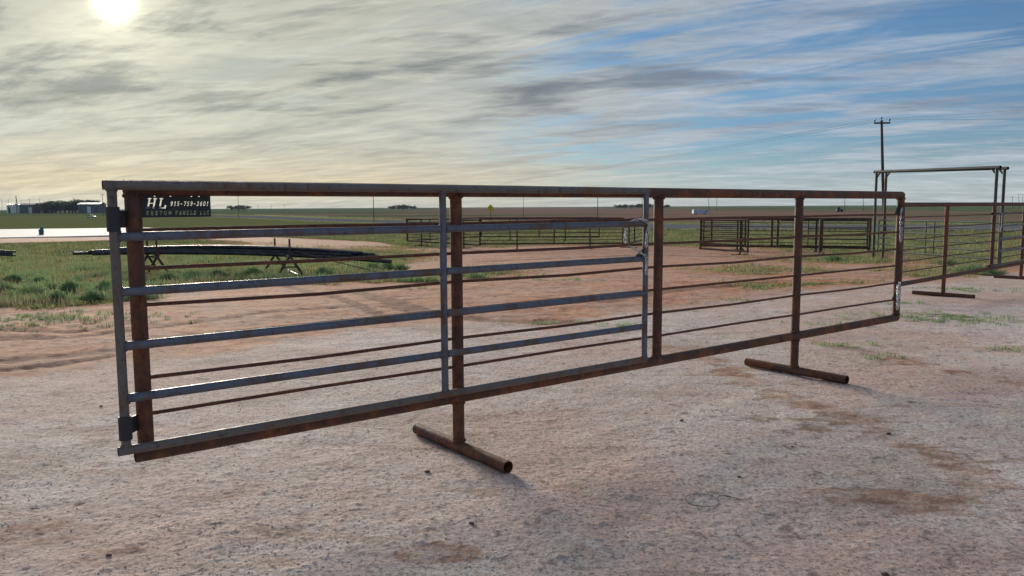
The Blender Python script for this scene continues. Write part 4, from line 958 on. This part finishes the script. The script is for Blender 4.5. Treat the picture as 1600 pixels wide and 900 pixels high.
wl = [(48, 464, .75, .30, 'broad bushy weed, the largest of the clumps at the left of the yard'), (90, 473, .38, .22, 'small round weed sitting nearest in front of the broad bush'), (145, 471, .45, .24, 'bushy weed clump just left of the gate hinge stile'), (8, 460, .55, .26, 'bushy weed at the left edge of the picture'), (110, 456, .5, .25, 'bushy weed standing behind the small round one'), (165, 456, .5, .27, 'bushy weed half hidden by the gate hinge stile'), (60, 446, .6, .26, 'darker bushy weed behind the broad bush'), (20, 441, .5, .2, 'low bushy weed behind the left edge clumps'),
      (580, 425, .75, .40, 'dark bushy weed under the right end of the pipe bundle'), (604, 424, .6, .36, 'dark bushy weed just below the thick protruding pipe end'), (626, 424, .55, .3, 'bushy weed right of the protruding pipe end'), (505, 432, .5, .26, 'low bushy weed between the right trestle and the dark bushes'), (300, 436, .6, .26, 'low bushy weed right of the left trestle'), (340, 434, .5, .22, 'low bushy weed midway between the two trestles'), (262, 440, .5, .25, 'bushy weed at the near foot of the left trestle'), (395, 432, .5, .24, 'low bushy weed just left of the right trestle'),
      (1300, 408, .9, .30, 'green bushy weed under the thick post of the middle run'), (1518, 428, .9, .34, 'green bushy weed beside the right feet of the tall frame'), (1480, 417, .7, .30, 'green bushy weed inside the tall frame'), (1548, 430, .7, .2, 'flat weed behind the right-hand panel foot')]
for i, a in enumerate(wl): weed(*a, seed=40 + i)

# loose stones on the yard, and the few large enough to pick out
def stones(n, lo, hi, dmin, dmax, seed, flat=.55):
    r2 = np.random.default_rng(seed); d = 1850 / r2.uniform(1850 / dmax, 1850 / dmin, n); a = r2.uniform(-.68, .68, n); x = d * a / .9; y = d
    s = lo * (hi / lo) ** (r2.random(n) ** 3.0)
    k = (fbm(x * 1.3, y * 1.3, 3) + r2.normal(0, .28, n)) > -.05; x, y, s = x[k], y[k], s[k]; n = len(x)
    th = r2.random(n) * 6.283; base = np.array([(1, 0, 0), (.31, .95, 0), (-.81, .59, 0), (-.81, -.59, 0), (.31, -.95, 0), (.1, .1, 1.), (.0, .0, -.6)])
    J = base[None] * r2.uniform(.65, 1.25, (n, 7, 1)); J[..., 2] *= flat * r2.uniform(.6, 1.3, (n, 1)); J[..., :2] += 0
    c, s_ = np.cos(th)[:, None], np.sin(th)[:, None]; Xr = J[..., 0] * c - J[..., 1] * s_ * .75; Yr = J[..., 0] * s_ + J[..., 1] * c * .75
    V = np.stack([x[:, None] + Xr * s[:, None], y[:, None] + Yr * s[:, None], height(x, y)[:, None] + (J[..., 2] + .12) * s[:, None]], -1).reshape(-1, 3)
    f = np.array([(0, 1, 5), (1, 2, 5), (2, 3, 5), (3, 4, 5), (4, 0, 5), (1, 0, 6), (2, 1, 6), (3, 2, 6), (4, 3, 6), (0, 4, 6)]); F = (np.arange(n)[:, None, None] * 7 + f[None]).reshape(-1, 3)
    return V, F
V, F = stones(45000, .0020, .009, 2.6, 13, 3, .34); o = npmesh('gravel', V, F, M['stone']); tag(o, 'loose caliche gravel and crumbs of red soil strewn over the yard', 'gravel', None, 'stuff')
def stone(u, v, s, lab, m__='damp'):
    p = at(u, v); mb = MB(); mb.ball((p.x, p.y, gh(p.x, p.y) + s * .2), (s, s * .7, s * .5), 8, 6, .22, smooth=False); o = obj('stone', mb, M[m__], None, loc=(p.x, p.y, p.z)); tag(o, lab, 'stone')
M['damp'] = metal('dark_clod', (.10, .06, .05), (.17, .10, .075), None, (.8, .95), scale=40)
M['paleclod'] = metal('pale_clod', (.45, .40, .36), (.55, .5, .46), None, (.8, .95), scale=40)
for a in [(737, 818, .014, 'flat dark stone lying on the ground in front of the near skid foot'), (668, 738, .016, 'small dark clod left of the near skid foot'), (170, 869, .013, 'small brown stone at the lower left of the yard'), (158, 635, .014, 'dark pebble left of the gate, by the bottom hinge'), (1065, 659, .014, 'brown clod on the pale ground right of the near skid foot'), (1388, 678, .017, 'reddish clod on the long red stain at the right'), (1383, 899, .016, 'dark pebble at the bottom right of the picture'), (1238, 697, .010, 'dark pebble in the middle of the right half of the yard'), (1155, 745, .012, 'small dark crumb right of the wire ring')]: stone(*a)
# twisted wire ring lying on the ground
c = at(1097, 783); mb = MB(); pts = []
for k in range(30):
    a = 2 * math.pi * k / 29 * .97 + .4; x_, y_ = c.x + .082 * math.cos(a), c.y + .082 * math.sin(a) * 1.05; pts.append((x_, y_, gh(x_, y_) + .004 + .002 * math.sin(a * 3)))
x0, y0 = pts[0][0], pts[0][1]; e1 = at(1175, 779)
for k in range(1, 10): x_, y_ = x0 + (e1.x - x0) * k / 9, y0 + (e1.y - y0) * k / 9 + .03 * math.sin(k * .7); pts.append((x_, y_, gh(x_, y_) + .004))
mb.path(pts, .0016, 5); o = obj('wire_ring', mb, M['dark_iron'], None, loc=c); tag(o, 'thin loop of wire with a loose tail lying on the pale ground', 'wire')

# ------------------------------------------------------------------ haze over the plain
hb = MB(); hb.box((0, 1000, 6.), (5200, 4200, 20.)); m_ = bpy.data.materials.new('haze'); m_.use_nodes = True; t = NT(m_.node_tree)
pv_ = t.node('ShaderNodeVolumePrincipled', {'Color': (.62, .74, .92), 'Density': .000055, 'Anisotropy': 0.}); o = t.node('ShaderNodeOutputMaterial'); t.l.new(pv_.outputs[0], o.inputs['Volume'])
ho = obj('haze', hb, m_); tag(ho, 'thin bluish morning haze over the plain', None, None, 'stuff')
